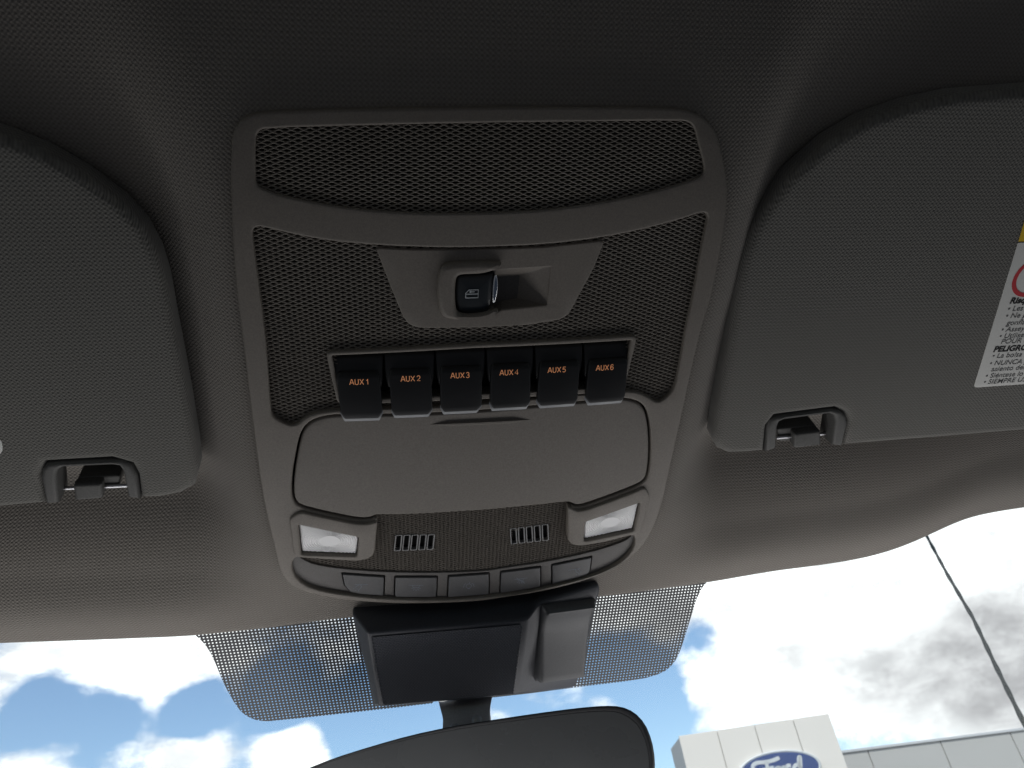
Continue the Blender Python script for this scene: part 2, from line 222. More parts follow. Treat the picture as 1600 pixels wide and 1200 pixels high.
  'mirror': [(-0.11122, 0.46195, 0.06431), (-0.0916, 0.45439, 0.06312), (-0.06815, 0.44694, 0.06277), (-0.04473, 0.44014, 0.06285), (-0.02139, 0.43464, 0.0638), (0.00191, 0.43012, 0.06538), (0.03295, 0.42453, 0.06779), (0.05621, 0.42067, 0.06981), (0.07363, 0.41842, 0.07176), (0.08402, 0.41818, 0.07366), (0.09196, 0.42067, 0.07691), (0.0982, 0.42618, 0.08184), (0.10198, 0.43475, 0.08835), (0.10339, 0.44442, 0.09512), (0.10249, 0.45422, 0.10152), (0.09795, 0.46746, 0.10952), (0.0878, 0.47776, 0.11442), (0.07213, 0.48349, 0.11515), (0.02182, 0.49013, 0.10963), (-0.05558, 0.50019, 0.10103), (-0.10197, 0.50532, 0.09526), (-0.11917, 0.50366, 0.09073), (-0.12838, 0.49603, 0.08379), (-0.12971, 0.48473, 0.07593), (-0.12487, 0.4731, 0.06908)],
  'stem': [(-0.02297, 0.49491, 0.00629), (0.01596, 0.49013, 0.0108), (0.00794, 0.46832, 0.0495), (-0.02372, 0.47354, 0.04672)],
  'mirror_axes': [(0.98573, -0.05368, 0.15957), (-0.0438, 0.8334, 0.55093), (0.16256, 0.55006, -0.81915)],
}


# ------------------------------------------------------------------ materials
MATS = {}

def mat(name, col, rough=.5, spec=.5, bump=None, vary=0.0, vary_scale=40.0, metallic=0.0, coat=0.0):
    m = bpy.data.materials.new(name)
    m.use_nodes = True
    nt = m.node_tree
    b = nt.nodes['Principled BSDF']
    b.inputs['Base Color'].default_value = (*col, 1)
    b.inputs['Roughness'].default_value = rough
    b.inputs['Specular IOR Level'].default_value = spec
    b.inputs['Metallic'].default_value = metallic
    b.inputs['Coat Weight'].default_value = coat
    co = nt.nodes.new('ShaderNodeTexCoord')
    if vary:
        nz = nt.nodes.new('ShaderNodeTexNoise')
        nz.inputs['Scale'].default_value = vary_scale
        nz.inputs['Detail'].default_value = 5
        nt.links.new(co.outputs['Object'], nz.inputs['Vector'])
        mr = nt.nodes.new('ShaderNodeMapRange')
        mr.inputs[3].default_value, mr.inputs[4].default_value = 1 - vary, 1 + vary
        nt.links.new(nz.outputs['Fac'], mr.inputs[0])
        vm = nt.nodes.new('ShaderNodeVectorMath')
        vm.operation = 'SCALE'
        vm.inputs[0].default_value = col
        if bump:
            gn = nt.nodes.new('ShaderNodeTexNoise')
            gn.inputs['Scale'].default_value = bump[0] * .45
            gn.inputs['Detail'].default_value = 3
            nt.links.new(co.outputs['Object'], gn.inputs['Vector'])
            gm = nt.nodes.new('ShaderNodeMapRange')
            gm.inputs[1].default_value, gm.inputs[2].default_value = .3, .7
            gm.inputs[3].default_value, gm.inputs[4].default_value = .86, 1.14
            nt.links.new(gn.outputs['Fac'], gm.inputs[0])
            mm = nt.nodes.new('ShaderNodeMath'); mm.operation = 'MULTIPLY'
            nt.links.new(mr.outputs[0], mm.inputs[0]); nt.links.new(gm.outputs[0], mm.inputs[1])
            nt.links.new(mm.outputs[0], vm.inputs['Scale'])
        else:
            nt.links.new(mr.outputs[0], vm.inputs['Scale'])
        nt.links.new(vm.outputs[0], b.inputs['Base Color'])
        rr = nt.nodes.new('ShaderNodeMapRange')
        rr.inputs[3].default_value, rr.inputs[4].default_value = rough - .08, rough + .08
        nt.links.new(nz.outputs['Fac'], rr.inputs[0])
        nt.links.new(rr.outputs[0], b.inputs['Roughness'])
    if bump:
        sc, dist = bump
        nz = nt.nodes.new('ShaderNodeTexNoise')
        nz.inputs['Scale'].default_value = sc
        nz.inputs['Detail'].default_value = 2
        nt.links.new(co.outputs['Object'], nz.inputs['Vector'])
        bp = nt.nodes.new('ShaderNodeBump')
        bp.inputs['Distance'].default_value = dist
        bp.inputs['Strength'].default_value = 1.0
        nt.links.new(nz.outputs['Fac'], bp.inputs['Height'])
        nt.links.new(bp.outputs[0], b.inputs['Normal'])
    MATS[name] = m
    return m

def fabric(name, col, pitch_u, pitch_v, depth, contrast):
    """knitted cloth: rows of small loops, as relief and as a little less colour between the threads"""
    m = bpy.data.materials.new(name)
    m.use_nodes = True
    nt = m.node_tree
    N, L = nt.nodes, nt.links
    b = N['Principled BSDF']
    b.inputs['Roughness'].default_value = .9
    b.inputs['Specular IOR Level'].default_value = .15
    b.inputs['Sheen Weight'].default_value = .15
    b.inputs['Sheen Roughness'].default_value = .5
    uv = N.new('ShaderNodeUVMap')
    nz = N.new('ShaderNodeTexNoise')
    nz.inputs['Scale'].default_value = 60
    nz.inputs['Detail'].default_value = 3
    L.new(uv.outputs[0], nz.inputs['Vector'])
    sb = N.new('ShaderNodeVectorMath'); sb.operation = 'SUBTRACT'
    L.new(nz.outputs['Color'], sb.inputs[0]); sb.inputs[1].default_value = (.5, .5, .5)
    sc = N.new('ShaderNodeVectorMath'); sc.operation = 'SCALE'
    L.new(sb.outputs[0], sc.inputs[0]); sc.inputs['Scale'].default_value = pitch_u * .35
    ad = N.new('ShaderNodeVectorMath'); ad.operation = 'ADD'
    L.new(uv.outputs[0], ad.inputs[0]); L.new(sc.outputs[0], ad.inputs[1])
    sx = N.new('ShaderNodeSeparateXYZ'); L.new(ad.outputs[0], sx.inputs[0])

    def mth(op, a, bb=None):
        nd = N.new('ShaderNodeMath'); nd.operation = op
        for i, x in enumerate((a, bb)):
            if x is None: continue
            if isinstance(x, (int, float)): nd.inputs[i].default_value = x
            else: L.new(x, nd.inputs[i])
        return nd.outputs[0]
    X = mth('MULTIPLY', sx.outputs[0], 2 * math.pi / pitch_u)
    Y = mth('MULTIPLY', sx.outputs[1], 2 * math.pi / pitch_v)
    a = mth('SINE', mth('ADD', X, mth('MULTIPLY', mth('SINE', Y), .25)))
    c = mth('SINE', mth('ADD', Y, mth('MULTIPLY', mth('SINE', X), .25)))
    h = mth('ADD', mth('MULTIPLY', mth('MULTIPLY', a, c), .8), mth('MULTIPLY', c, .2))
    h = mth('ADD', mth('MULTIPLY', h, .5), .5)
    fine = N.new('ShaderNodeTexNoise'); fine.inputs['Scale'].default_value = 900; fine.inputs['Detail'].default_value = 2
    L.new(uv.outputs[0], fine.inputs['Vector'])
    h = mth('ADD', h, mth('MULTIPLY', fine.outputs['Fac'], .35))
    big = N.new('ShaderNodeTexNoise'); big.inputs['Scale'].default_value = 9; big.inputs['Detail'].default_value = 4
    L.new(uv.outputs[0], big.inputs['Vector'])
    f = mth('ADD', mth('MULTIPLY', mth('SUBTRACT', h, .67), contrast), mth('ADD', .92, mth('MULTIPLY', big.outputs['Fac'], .16)))
    vm = N.new('ShaderNodeVectorMath'); vm.operation = 'SCALE'
    vm.inputs[0].default_value = col
    L.new(f, vm.inputs['Scale']); L.new(vm.outputs[0], b.inputs['Base Color'])
    bp = N.new('ShaderNodeBump'); bp.inputs['Distance'].default_value = depth; bp.inputs['Strength'].default_value = 1
    L.new(h, bp.inputs['Height']); L.new(bp.outputs[0], b.inputs['Normal'])
    MATS[name] = m
    return m

fabric('headliner_knit', (.174, .160, .143), .0024, .0022, .00032, .48)
fabric('visor_knit', (.142, .138, .126), .0024, .0021, .0003, .55)
mat('console_plastic', (.168, .150, .130), .55, .4, (2600, .00010), .05, 25)
mat('grille_plastic', (.140, .124, .106), .55, .4, (2600, .00006), .06, 25)
mat('door_plastic', (.155, .140, .123), .58, .4, (2400, .00012), .05, 25)
mat('button_plastic', (.066, .066, .069), .5, .4, (2600, .00006), .05, 30)
mat('panel_plastic', (.090, .084, .080), .55, .4, (2600, .00006), .05, 30)
mat('backing', (.006, .006, .006), .9, .1)
mat('switch_black', (.007, .0075, .009), .5, .4, (3000, .00003), .2, 60)
mat('switch_lip', (.24, .25, .265), .35, .5)  # pale lip tone is light caught on the key's end edge, put into colour
mat('rocker_black', (.008, .011, .014), .32, .6)
mat('chrome', (.75, .76, .78), .12, .5, metallic=1.0)
mat('amber_print', (.75, .33, .15), .6, .2)
MATS['amber_print'].node_tree.nodes['Principled BSDF'].inputs['Emission Color'].default_value = (1, .42, .2, 1)
MATS['amber_print'].node_tree.nodes['Principled BSDF'].inputs['Emission Strength'].default_value = .22   # back-lit legends
mat('icon_print', (.42, .45, .47), .6, .2)
mat('icon_dim', (.16, .18, .22), .6, .2)
mat('lens_plastic', (.97, .97, .97), .5, .2, None, .03, 60)
mat('vent_rim', (.22, .22, .22), .5, .4)
mat('trim_plastic', (.085, .084, .08), .6, .3, (2600, .00005), .05, 40)
mat('pin_metal', (.6, .6, .62), .3, .5, metallic=1.0)
mat('paper_white', (.66, .66, .63), .45, .4, None, .03, 60)
mat('print_black', (.02, .02, .02), .6, .2)
mat('print_grey', (.10, .10, .10), .6, .2)
mat('print_red', (.55, .05, .06), .5, .3)
mat('print_yellow', (.75, .50, .03), .5, .3)
mat('cover_black', (.034, .037, .046), .5, .4, (2200, .00008), .08, 40)
mat('cover_mesh', (.13, .136, .155), .55, .4, None, .08, 40)
mat('cover_grey', (.044, .046, .051), .48, .45, (2200, .00006), .08, 40)
mat('mirror_housing', (.022, .023, .026), .62, .3, (2400, .00006), .08, 40)
mat('stem_grey', (.30, .30, .31), .45, .45, (2200, .00006), .08, 40)
mat('mirror_glass', (.085, .088, .09), .28, .5, None, .05, 30)  # dull grey stands in for the reflection of the dark cabin
mat('frit_black', (.012, .014, .018), .5, .4)
mat('cable_rubber', (.010, .013, .010), .6, .3)
mat('panel_white', (.70, .655, .60), .5, .4, None, .03, .6)
mat('wall_grey', (.42, .41, .39), .55, .4, None, .04, .5)
mat('coping', (.50, .51, .52), .4, .5)
mat('sign_blue', (.006, .040, .17), .6, .15, None, .06, 1.0)
mat('sign_silver', (.55, .57, .58), .35, .5)
mat('asphalt', (.055, .055, .055), .9, .2, (8, .01), .15, 2)

def glass_mat():
    m = bpy.data.materials.new('windshield_glass')
    m.use_nodes = True
    N, L = m.node_tree.nodes, m.node_tree.links
    N.clear()
    out = N.new('ShaderNodeOutputMaterial')
    tr = N.new('ShaderNodeBsdfTransparent'); tr.inputs[0].default_value = (.96, .985, .98, 1)
    gl = N.new('ShaderNodeBsdfGlossy'); gl.inputs['Roughness'].default_value = .02
    fr = N.new('ShaderNodeLayerWeight'); fr.inputs['Blend'].default_value = .15
    pw_ = N.new('ShaderNodeMath'); pw_.operation = 'MULTIPLY_ADD'; pw_.inputs[1].default_value = .05; pw_.inputs[2].default_value = .008
    L.new(fr.outputs['Facing'], pw_.inputs[0])
    mx = N.new('ShaderNodeMixShader')
    L.new(pw_.outputs[0], mx.inputs[0]); L.new(tr.outputs[0], mx.inputs[1]); L.new(gl.outputs[0], mx.inputs[2])
    L.new(mx.outputs[0], out.inputs[0])
    MATS['windshield_glass'] = m
glass_mat()

# ------------------------------------------------------------------ helpers
def bend_n(u, v):
    b = -.3 * min(u * u, .0169)
    if v < .15:
        d = min(.15 - v, .21)
        b -= 1.7 * d * d if d < .09 else 1.7 * .0081 + .306 * (d - .09)
    return b

def chaikin(pts, it):
    for _ in range(it):
        q = []
        for i in range(len(pts)):
            a, b = pts[i], pts[(i + 1) % len(pts)]
            q.append((a[0] * .75 + b[0] * .25, a[1] * .75 + b[1] * .25))
            q.append((a[0] * .25 + b[0] * .75, a[1] * .25 + b[1] * .75))
        pts = q
    return pts

def rounded(pts, r, seg=4):
    """polygon with each corner rounded by about r"""
    out = []
    n = len(pts)
    for i in range(n):
        p0, p, p1 = Vector(pts[i - 1]), Vector(pts[i]), Vector(pts[(i + 1) % n])
        a, b = (p0 - p), (p1 - p)
        ra, rb = min(r, a.length * .45), min(r, b.length * .45)
        A, B = p + a.normalized() * ra, p + b.normalized() * rb
        for k in range(seg + 1):
            t = k / seg
            q = A * (1 - t) ** 2 + p * 2 * t * (1 - t) + B * t * t
            out.append((q.x, q.y))
    return out

def signed_area(p):
    return sum(p[i - 1][0] * p[i][1] - p[i][0] * p[i - 1][1] for i in range(len(p))) / 2

def shrink(pts, f):
    cx = sum(p[0] for p in pts) / len(pts); cy = sum(p[1] for p in pts) / len(pts)
    return [(cx + (p[0] - cx) * f, cy + (p[1] - cy) * f) for p in pts]

def inset(pts, d):
    """move a closed outline inwards by d"""
    s = 1 if signed_area(pts) > 0 else -1
    out = []
    n = len(pts)
    for i in range(n):
        a, p, b = Vector(pts[i - 1]), Vector(pts[i]), Vector(pts[(i + 1) % n])
        e0, e1 = (p - a), (b - p)
        if e0.length < 1e-9 or e1.length < 1e-9:
            out.append((p.x, p.y)); continue
        e0.normalize(); e1.normalize()
        nn = Vector((-e0.y - e1.y, e0.x + e1.x)) * s
        if nn.length < 1e-6:
            out.append((p.x, p.y)); continue
        nn.normalize()
        k = max(.5, nn.dot(Vector((-e0.y, e0.x)) * s))
        q = p + nn * (d / k)
        out.append((q.x, q.y))
    return out

def sdist(P, poly):
    """signed distance (negative inside) of points P (m,2) to polygon"""
    poly = np.array(poly)
    A, B = poly, np.roll(poly, -1, 0)
    d = np.full(len(P), 1e9)
    ins = np.zeros(len(P), bool)
    for a, b in zip(A, B):
        e = b - a
        t = np.clip(((P - a) @ e) / max(e @ e, 1e-18), 0, 1)
        d = np.minimum(d, np.hypot(*(P - a - t[:, None] * e).T))
        c = (a[1] > P[:, 1]) != (b[1] > P[:, 1])
        with np.errstate(divide='ignore', invalid='ignore'):
            xi = a[0] + (P[:, 1] - a[1]) * e[0] / (e[1] if e[1] else 1e-18)
        ins ^= c & (P[:, 0] < xi)
    return np.where(ins, -d, d)

class Thing:
    """an Empty standing in the roof frame at org (u, v, n); its parts are meshes in roof coordinates less org"""
    def __init__(self, name, label, cat, org=(0, 0, 0), group=None, frame=True):
        self.org = Vector((org[0], -org[1], org[2])) if frame else Vector(org)
        e = bpy.data.objects.new(name, None)
        e.empty_display_size = .05
        C.objects.link(e)
        e.matrix_world = (FRAME @ Matrix.Translation(self.org)) if frame else Matrix.Translation(self.org)
        e['label'] = label
        e['category'] = cat
        if group:
            e['group'] = group
        self.e = e

def link(name, me, material, thing, parent=None, label=None, kind=None, smooth=35):
    """me has vertices in the thing's frame before subtracting org"""
    o = bpy.data.objects.new(name, me)
    C.objects.link(o)
    me.materials.clear()
    me.materials.append(MATS[material])
    if thing is not None:
        me.transform(Matrix.Translation(-thing.org))
        o.parent = parent or thing.e
    if smooth:
        me.shade_smooth()
        me.set_sharp_from_angle(angle=math.radians(smooth))
    if label:
        o['label'] = label
    if kind:
        o['kind'] = kind
    return o

def bend_mesh(me, cut=.01):
    bm = bmesh.new()
    bm.from_mesh(me)
    if cut:
        us = [v.co.x for v in bm.verts]; ws = [v.co.y for v in bm.verts]
        for ax, lo, hi in ((0, min(us), max(us)), (1, min(ws), max(ws))):
            k = math.ceil(lo / cut)
            while k * cut < hi:
                co = [0, 0, 0]; no = [0, 0, 0]
                co[ax] = k * cut + 1e-6; no[ax] = 1
                bmesh.ops.bisect_plane(bm, geom=bm.verts[:] + bm.edges[:] + bm.faces[:], plane_co=co, plane_no=no, dist=1e-7)
                k += 1
    for v in bm.verts:
        v.co.z += bend_n(v.co.x, -v.co.y)
    bm.to_mesh(me)
    bm.free()

def slab_mesh(outer, holes=(), top=0., thick=.004, bev=.0006, res=2):
    cu = bpy.data.curves.new('outline', 'CURVE')
    cu.dimensions = '2D'
    cu.fill_mode = 'BOTH'
    cu.extrude = max(thick / 2 - bev, 1e-5)
    cu.bevel_depth = bev
    cu.bevel_resolution = res
    cu.offset = -bev
    for k, pl in enumerate([outer] + list(holes)):
        pts = [(p[0], -p[1]) for p in pl]
        if (signed_area(pts) > 0) != (k == 0):
            pts = pts[::-1]
        sp = cu.splines.new('POLY')
        sp.points.add(len(pts) - 1)
        for i, p in enumerate(pts):
            sp.points[i].co = (p[0], p[1], 0, 1)
        sp.use_cyclic_u = True
    ob = bpy.data.objects.new('outline', cu)
    C.objects.link(ob)
    dg = bpy.context.evaluated_depsgraph_get()
    me = bpy.data.meshes.new_from_object(ob.evaluated_get(dg))
    bpy.data.objects.remove(ob)
    bpy.data.curves.remove(cu)
    bm = bmesh.new()
    bm.from_mesh(me)
    bmesh.ops.remove_doubles(bm, verts=bm.verts, dist=2e-6)
    for v in bm.verts:
        v.co.z += top - thick / 2
    bmesh.ops.recalc_face_normals(bm, faces=bm.faces)
    bm.to_mesh(me)
    bm.free()
    return me

def slab(name, thing, material, outer, holes=(), top=0., thick=.004, bev=.0006, parent=None, label=None, cut=.01, bent=True, res=2):
    me = slab_mesh(outer, holes, top, thick, bev, res)
    if bent:
        bend_mesh(me, cut)
    return link(name, me, material, thing, parent, label)

def mesh_from(verts, faces):
    me = bpy.data.meshes.new('m')
    me.from_pydata([tuple(v) for v in verts], [], faces)
    bm = bmesh.new(); bm.from_mesh(me)
    bmesh.ops.recalc_face_normals(bm, faces=bm.faces)
    bm.to_mesh(me); bm.free()
    return me

def bevel_mesh(me, off, seg=2, angle=30):
    bm = bmesh.new(); bm.from_mesh(me)
    bmesh.ops.remove_doubles(bm, verts=bm.verts, dist=1e-6)
    ed = [e for e in bm.edges if len(e.link_faces) == 2 and e.calc_face_angle(0) > math.radians(angle)]
    bmesh.ops.bevel(bm, geom=ed, offset=off, segments=seg, profile=.5, affect='EDGES', clamp_overlap=True)
    bmesh.ops.recalc_face_normals(bm, faces=bm.faces)
    bm.to_mesh(me); bm.free()
    return me

def loft(loops, cap=True):
    """closed loops of equal length, joined in order"""
    n = len(loops[0]); V = []; F = []
    for lp in loops:
        V += [tuple(p) for p in lp]
    for k in range(len(loops) - 1):
        for i in range(n):
            j = (i + 1) % n
            F.append((k * n + i, k * n + j, (k + 1) * n + j, (k + 1) * n + i))
    if cap:
        F.append(tuple(range(n)))
        F.append(tuple((len(loops) - 1) * n + i for i in range(n)))
    return mesh_from(V, F)

def L3(u, v, n):
    return (u, -v, n)

def Lb(u, v, n):
    return (u, -v, n + bend_n(u, v))

def ribbon_mesh(lines, width, place):
    """flat printed strokes; place(x, y) gives a point in 3D"""
    V, F = [], []
    for ln in lines:
        n = len(ln)
        b0 = len(V)
        for i in range(n):
            a = Vector(ln[max(i - 1, 0)]); b = Vector(ln[min(i + 1, n - 1)])
            t = (b - a)
            t = t.normalized() if t.length else Vector((1, 0))
            nn = Vector((-t.y, t.x)) * width / 2
            p = Vector(ln[i])
            V.append(place(*(p + nn))); V.append(place(*(p - nn)))
        for i in range(n - 1):
            F.append((b0 + 2 * i, b0 + 2 * i + 1, b0 + 2 * i + 3, b0 + 2 * i + 2))
    return mesh_from(V, F)

def text_mesh(s, size, place, align='LEFT', shear=0., fat=0., sx=1.0):
    cu = bpy.data.curves.new('t', 'FONT')
    cu.body = s
    cu.size = size
    cu.align_x = align
    cu.shear = shear
    cu.offset = fat
    ob = bpy.data.objects.new('t', cu)
    C.objects.link(ob)
    dg = bpy.context.evaluated_depsgraph_get()
    me = bpy.data.meshes.new_from_object(ob.evaluated_get(dg))
    bpy.data.objects.remove(ob)
    bpy.data.curves.remove(cu)
    for v in me.vertices:
        v.co = place(v.co.x * sx, v.co.y)
    return me

def tube_mesh(pts, rad, seg=10):
    """round bar along 3D points"""
    pts = [Vector(p) for p in pts]
    loops = []
    ref = Vector((0, 0, 1))
    for i, p in enumerate(pts):
        t = (pts[min(i + 1, len(pts) - 1)] - pts[max(i - 1, 0)]).normalized()
        a = t.cross(ref)
        if a.length < .1:
            a = t.cross(Vector((1, 0, 0)))
        a.normalize(); b = t.cross(a)
        loops.append([p + a * rad * math.cos(2 * math.pi * k / seg) + b * rad * math.sin(2 * math.pi * k / seg) for k in range(seg)])
    return loft(loops)

def cubic(xs, ys, x):
    return float(np.interp(x, xs, ys))

def sstep(a, b, x):
    t = np.clip((x - a) / (b - a), 0, 1)
    return t * t * (3 - 2 * t)

# ------------------------------------------------------------------ ground far below
me = mesh_from([(-300, -300, 0), (300, -300, 0), (300, 300, 0), (-300, 300, 0)], [(0, 1, 2, 3)])
g = link('ground', me, 'asphalt', None, smooth=0)
g.location = (0, 0, -2.1)
g['kind'] = 'structure'

# ------------------------------------------------------------------ headliner: one knitted sheet, moulded round the console
OUT = chaikin(TR['console_outline'], 2)
def headliner():
    oa = np.array(OUT)
    vs = np.linspace(.10, .375, 60)
    uL = np.array([oa[(np.abs(oa[:, 1] - v) < .006) & (oa[:, 0] < 0)][:, 0].min() if ((np.abs(oa[:, 1] - v) < .006) & (oa[:, 0] < 0)).any() else np.nan for v in vs])
    uR = np.array([oa[(np.abs(oa[:, 1] - v) < .006) & (oa[:, 0] > 0)][:, 0].max() if ((np.abs(oa[:, 1] - v) < .006) & (oa[:, 0] > 0)).any() else np.nan for v in vs])
    okL, okR = ~np.isnan(uL), ~np.isnan(uR)
    ex = [p[0] for p in TR['edge']]; ev = [p[1] for p in TR['edge']]
    us = np.concatenate([np.linspace(-.80, -.34, 24)[:-1], np.linspace(-.34, .46, 230), np.linspace(.46, .85, 20)[1:]])
    tv = np.concatenate([np.linspace(-.9, -.02, 24)[:-1], np.linspace(-.02, .42, 128)])
    # smooth the measured front edge a little
    exs = np.interp(us, ex, ev)
    kern = np.ones(9) / 9
    exs = np.convolve(np.pad(exs, 4, mode='edge'), kern, mode='valid')
    nu, nv = len(us), len(tv)
    U = np.repeat(us[:, None], nv, 1)
    t = (tv - .25) / (.42 - .25)
    V = np.where(tv[None, :] < .25, tv[None, :], .25 + (exs[:, None] - .25) * np.clip(t, 0, 1)[None, :])
    de = exs[:, None] - V
    vc = np.clip(V, .135, .33)
    dl = np.interp(vc, vs[okL], uL[okL]) - U
    dr = U - np.interp(vc, vs[okR], uR[okR])
    # the pod widens a little towards the windshield and the roof behind
    spread = 1.2 * np.clip(.14 - V, 0, .3) ** 2
    d = np.maximum(np.maximum(dl, dr) - .002 - spread, 0)
    wr = .044 + .5 * np.clip(.14 - V, 0, .3) ** 2 + .9 * np.clip(V - .26, 0, .2) ** 2
    roof = np.vectorize(bend_n)(U, V) - .0022
    k = 1 - sstep(0, .085, de)
    centre = roof * (1 - k) - .012 * k
    # beside the pod: recess for the visors, then a hollow that sweeps out to the front edge
    w_ = sstep(.085, .14, de)
    side = (roof - .030 * sstep(-.01, .19, V)) * w_ + (-.012 - .036 * (np.clip(de, 0, .13) / .11) ** 2) * (1 - w_)
    n = centre + (side - centre) * sstep(0, 1, d / wr)
    # outer sides of the roof come down towards the doors
    n = n + .25 * np.clip(np.abs(U) - .55, 0, 1) ** 2
    # unseen level roof and rear wall of the cab, added to block sky light
    n = n + .40 * np.clip(-.06 - V, 0, 2) + 9.0 * np.clip(-.80 - V, 0, 1)
    # roll just before the glass
    n = n + .003 * np.sin(np.pi * np.clip(de / .05, 0, 1)) ** 1.5 * sstep(.115, .20, np.abs(U))
    # arc length for the cloth
    du = np.hypot(np.diff(U, axis=0), np.diff(n, axis=0)); dv = np.hypot(np.diff(V, axis=1), np.diff(n, axis=1))
    du = np.minimum(du, .03); dv = np.minimum(dv, .05)
    S = np.concatenate([np.zeros((1, nv)), np.cumsum(du, 0)], 0); S = S - S[nu // 2][None, :] * 1.0
    T = np.concatenate([np.zeros((nu, 1)), np.cumsum(dv, 1)], 1)
    T = T * .0 + np.repeat(np.median(T, 0)[None, :], nu, 0) * .5 + V * .5 + 0
    # cut-out under the console
    sd_ = sdist(np.stack([U.ravel(), V.ravel()], 1), OUT).reshape(U.shape)
    n = np.where(sd_ < -.004, np.minimum(n - .03, -.034), n)
    # soft creases and hand marks in the cloth
    rng = np.random.default_rng(5)
    for _ in range(26):
        c0, c1, r, a = rng.uniform(-.5, .6), rng.uniform(-.05, .40), rng.uniform(.02, .06), rng.uniform(-.0006, .0006)
        n = n + a * np.exp(-((U - c0) ** 2 + (V - c1) ** 2 * 2) / r ** 2) * (d > .012)
    # roll of the front edge back over the glass
    rows_V, rows_n, rows_T = [V], [n], [T]
    for a in (30, 60, 90):
        r = math.radians(a)
        rows_V.append(V[:, -1:] + .003 * math.sin(r)); rows_n.append(n[:, -1:] - .003 * (1 - math.cos(r))); rows_T.append(T[:, -1:] + .002 * a / 30)
    rows_V.append(V[:, -1:] + .003); rows_n.append(n[:, -1:] - .012); rows_T.append(T[:, -1:] + .012)
    V = np.concatenate(rows_V, 1); n = np.concatenate(rows_n, 1); T = np.concatenate(rows_T, 1)
    U = np.repeat(us[:, None], V.shape[1], 1); S = np.concatenate([S, np.repeat(S[:, -1:], 4, 1)], 1)
    nv = V.shape[1]
    verts = np.stack([U.ravel(), -V.ravel(), n.ravel()], 1)
    idx = np.arange(nu * nv).reshape(nu, nv)
    faces = np.stack([idx[:-1, :-1].ravel(), idx[:-1, 1:].ravel(), idx[1:, 1:].ravel(), idx[1:, :-1].ravel()], 1)
    me = bpy.data.meshes.new('headliner')
    me.from_pydata(verts.tolist(), [], faces.tolist())
    uvl = me.uv_layers.new(name='UVMap')
    li = np.zeros(len(me.loops), int); me.loops.foreach_get('vertex_index', li)
    uvc = np.stack([S.ravel()[li], T.ravel()[li]], 1)
    uvl.data.foreach_set('uv', uvc.ravel().astype(np.float32))
    o = link('headliner', me, 'headliner_knit', None, smooth=60)
    o.matrix_world = FRAME
    o['kind'] = 'structure'
headliner()

# ------------------------------------------------------------------ overhead console
con = Thing('overhead_console', 'grey plastic overhead console with six black switches and two reading lamps', 'console', (0, .24, 0))
up_open = chaikin(TR['upper_opening'], 1)
mid_open = chaikin(TR['middle_opening'], 1)
low_open = chaikin(TR['lower_opening'], 1)
slab('bezel', con, 'console_plastic', OUT, [up_open, mid_open, low_open] + [inset(TR['lens_' + s], -.001) for s in ('left', 'right')], .0015, .010, .0011, res=3)
slab('backing_plate', con, 'backing', inset(OUT, .006), [], -.0165, .002, .0002, cut=.02)

def grille(name, poly, pu, pv, k, n, margin, avoid=(), label=None, mt='grille_plastic', relief=.0003):
    P = np.array(poly)
    lo, hi = P.min(0) - .004, P.max(0) + .004
    cells = []
    j = 0
    v = lo[1]
    while v < hi[1]:
        u = lo[0] + (pu / 2 if j % 2 else 0)
        while u < hi[0]:
            cells.append((u, v)); u += pu
        v += pv / 2; j += 1
    cells = np.array(cells)
    keep = sdist(cells, poly) < margin
    for av in avoid:
        keep &= sdist(cells, av) > 0
    V, F = [], []
    for (u, v) in cells[keep]:
        b = len(V)
        dia = ((-pu / 2, 0), (0, -pv / 2), (pu / 2, 0), (0, pv / 2))
        for q in dia: V.append(Lb(u + q[0], v + q[1], n))
        # hole: a diamond with blunted ends
        hole = ((-.5 * k, 0), (-.10 * k, -.42 * k), (.10 * k, -.42 * k), (.5 * k, 0), (.10 * k, .42 * k), (-.10 * k, .42 * k))
        for q in hole: V.append(Lb(u + q[0] * pu, v + q[1] * pv, n - relief))
        for q in hole: V.append(Lb(u + q[0] * pu * .94, v + q[1] * pv * .94, n - .003))
        F += [(b, b + 1, b + 5, b + 4), (b + 1, b + 6, b + 5), (b + 1, b + 2, b + 7, b + 6), (b + 2, b + 3, b + 8, b + 7), (b + 3, b + 9, b + 8), (b + 3, b, b + 4, b + 9)]
        for i in range(6):
            a0, a1 = b + 4 + i, b + 4 + (i + 1) % 6
            F.append((a0, a1, a1 + 6, a0 + 6))
    me = bpy.data.meshes.new(name)
    me.from_pydata(V, [], F)
    return link(name, me, mt, con, label=label, smooth=0)

grille('upper_grille', up_open, .00525, .00215, .64, .0002, .004, label='diamond mesh grille at the rear of the console')
aux_hole = TR['aux_hole']
grille('middle_grille', mid_open, .00535, .00232, .60, -.0012, .004, avoid=[aux_hole, inset(TR['switch_well'], -.001)], label='diamond mesh grille round the switches')
# the lower grille leaves room for the vents
vent_boxes = [inset(q, -.0004) for q in TR['vents'] + TR['vents_r']]
grille('lower_grille', TR['lower_grille'], .0048, .00185, .50, -.0022, .003, avoid=vent_boxes, label='fine mesh grille with two slotted vents')

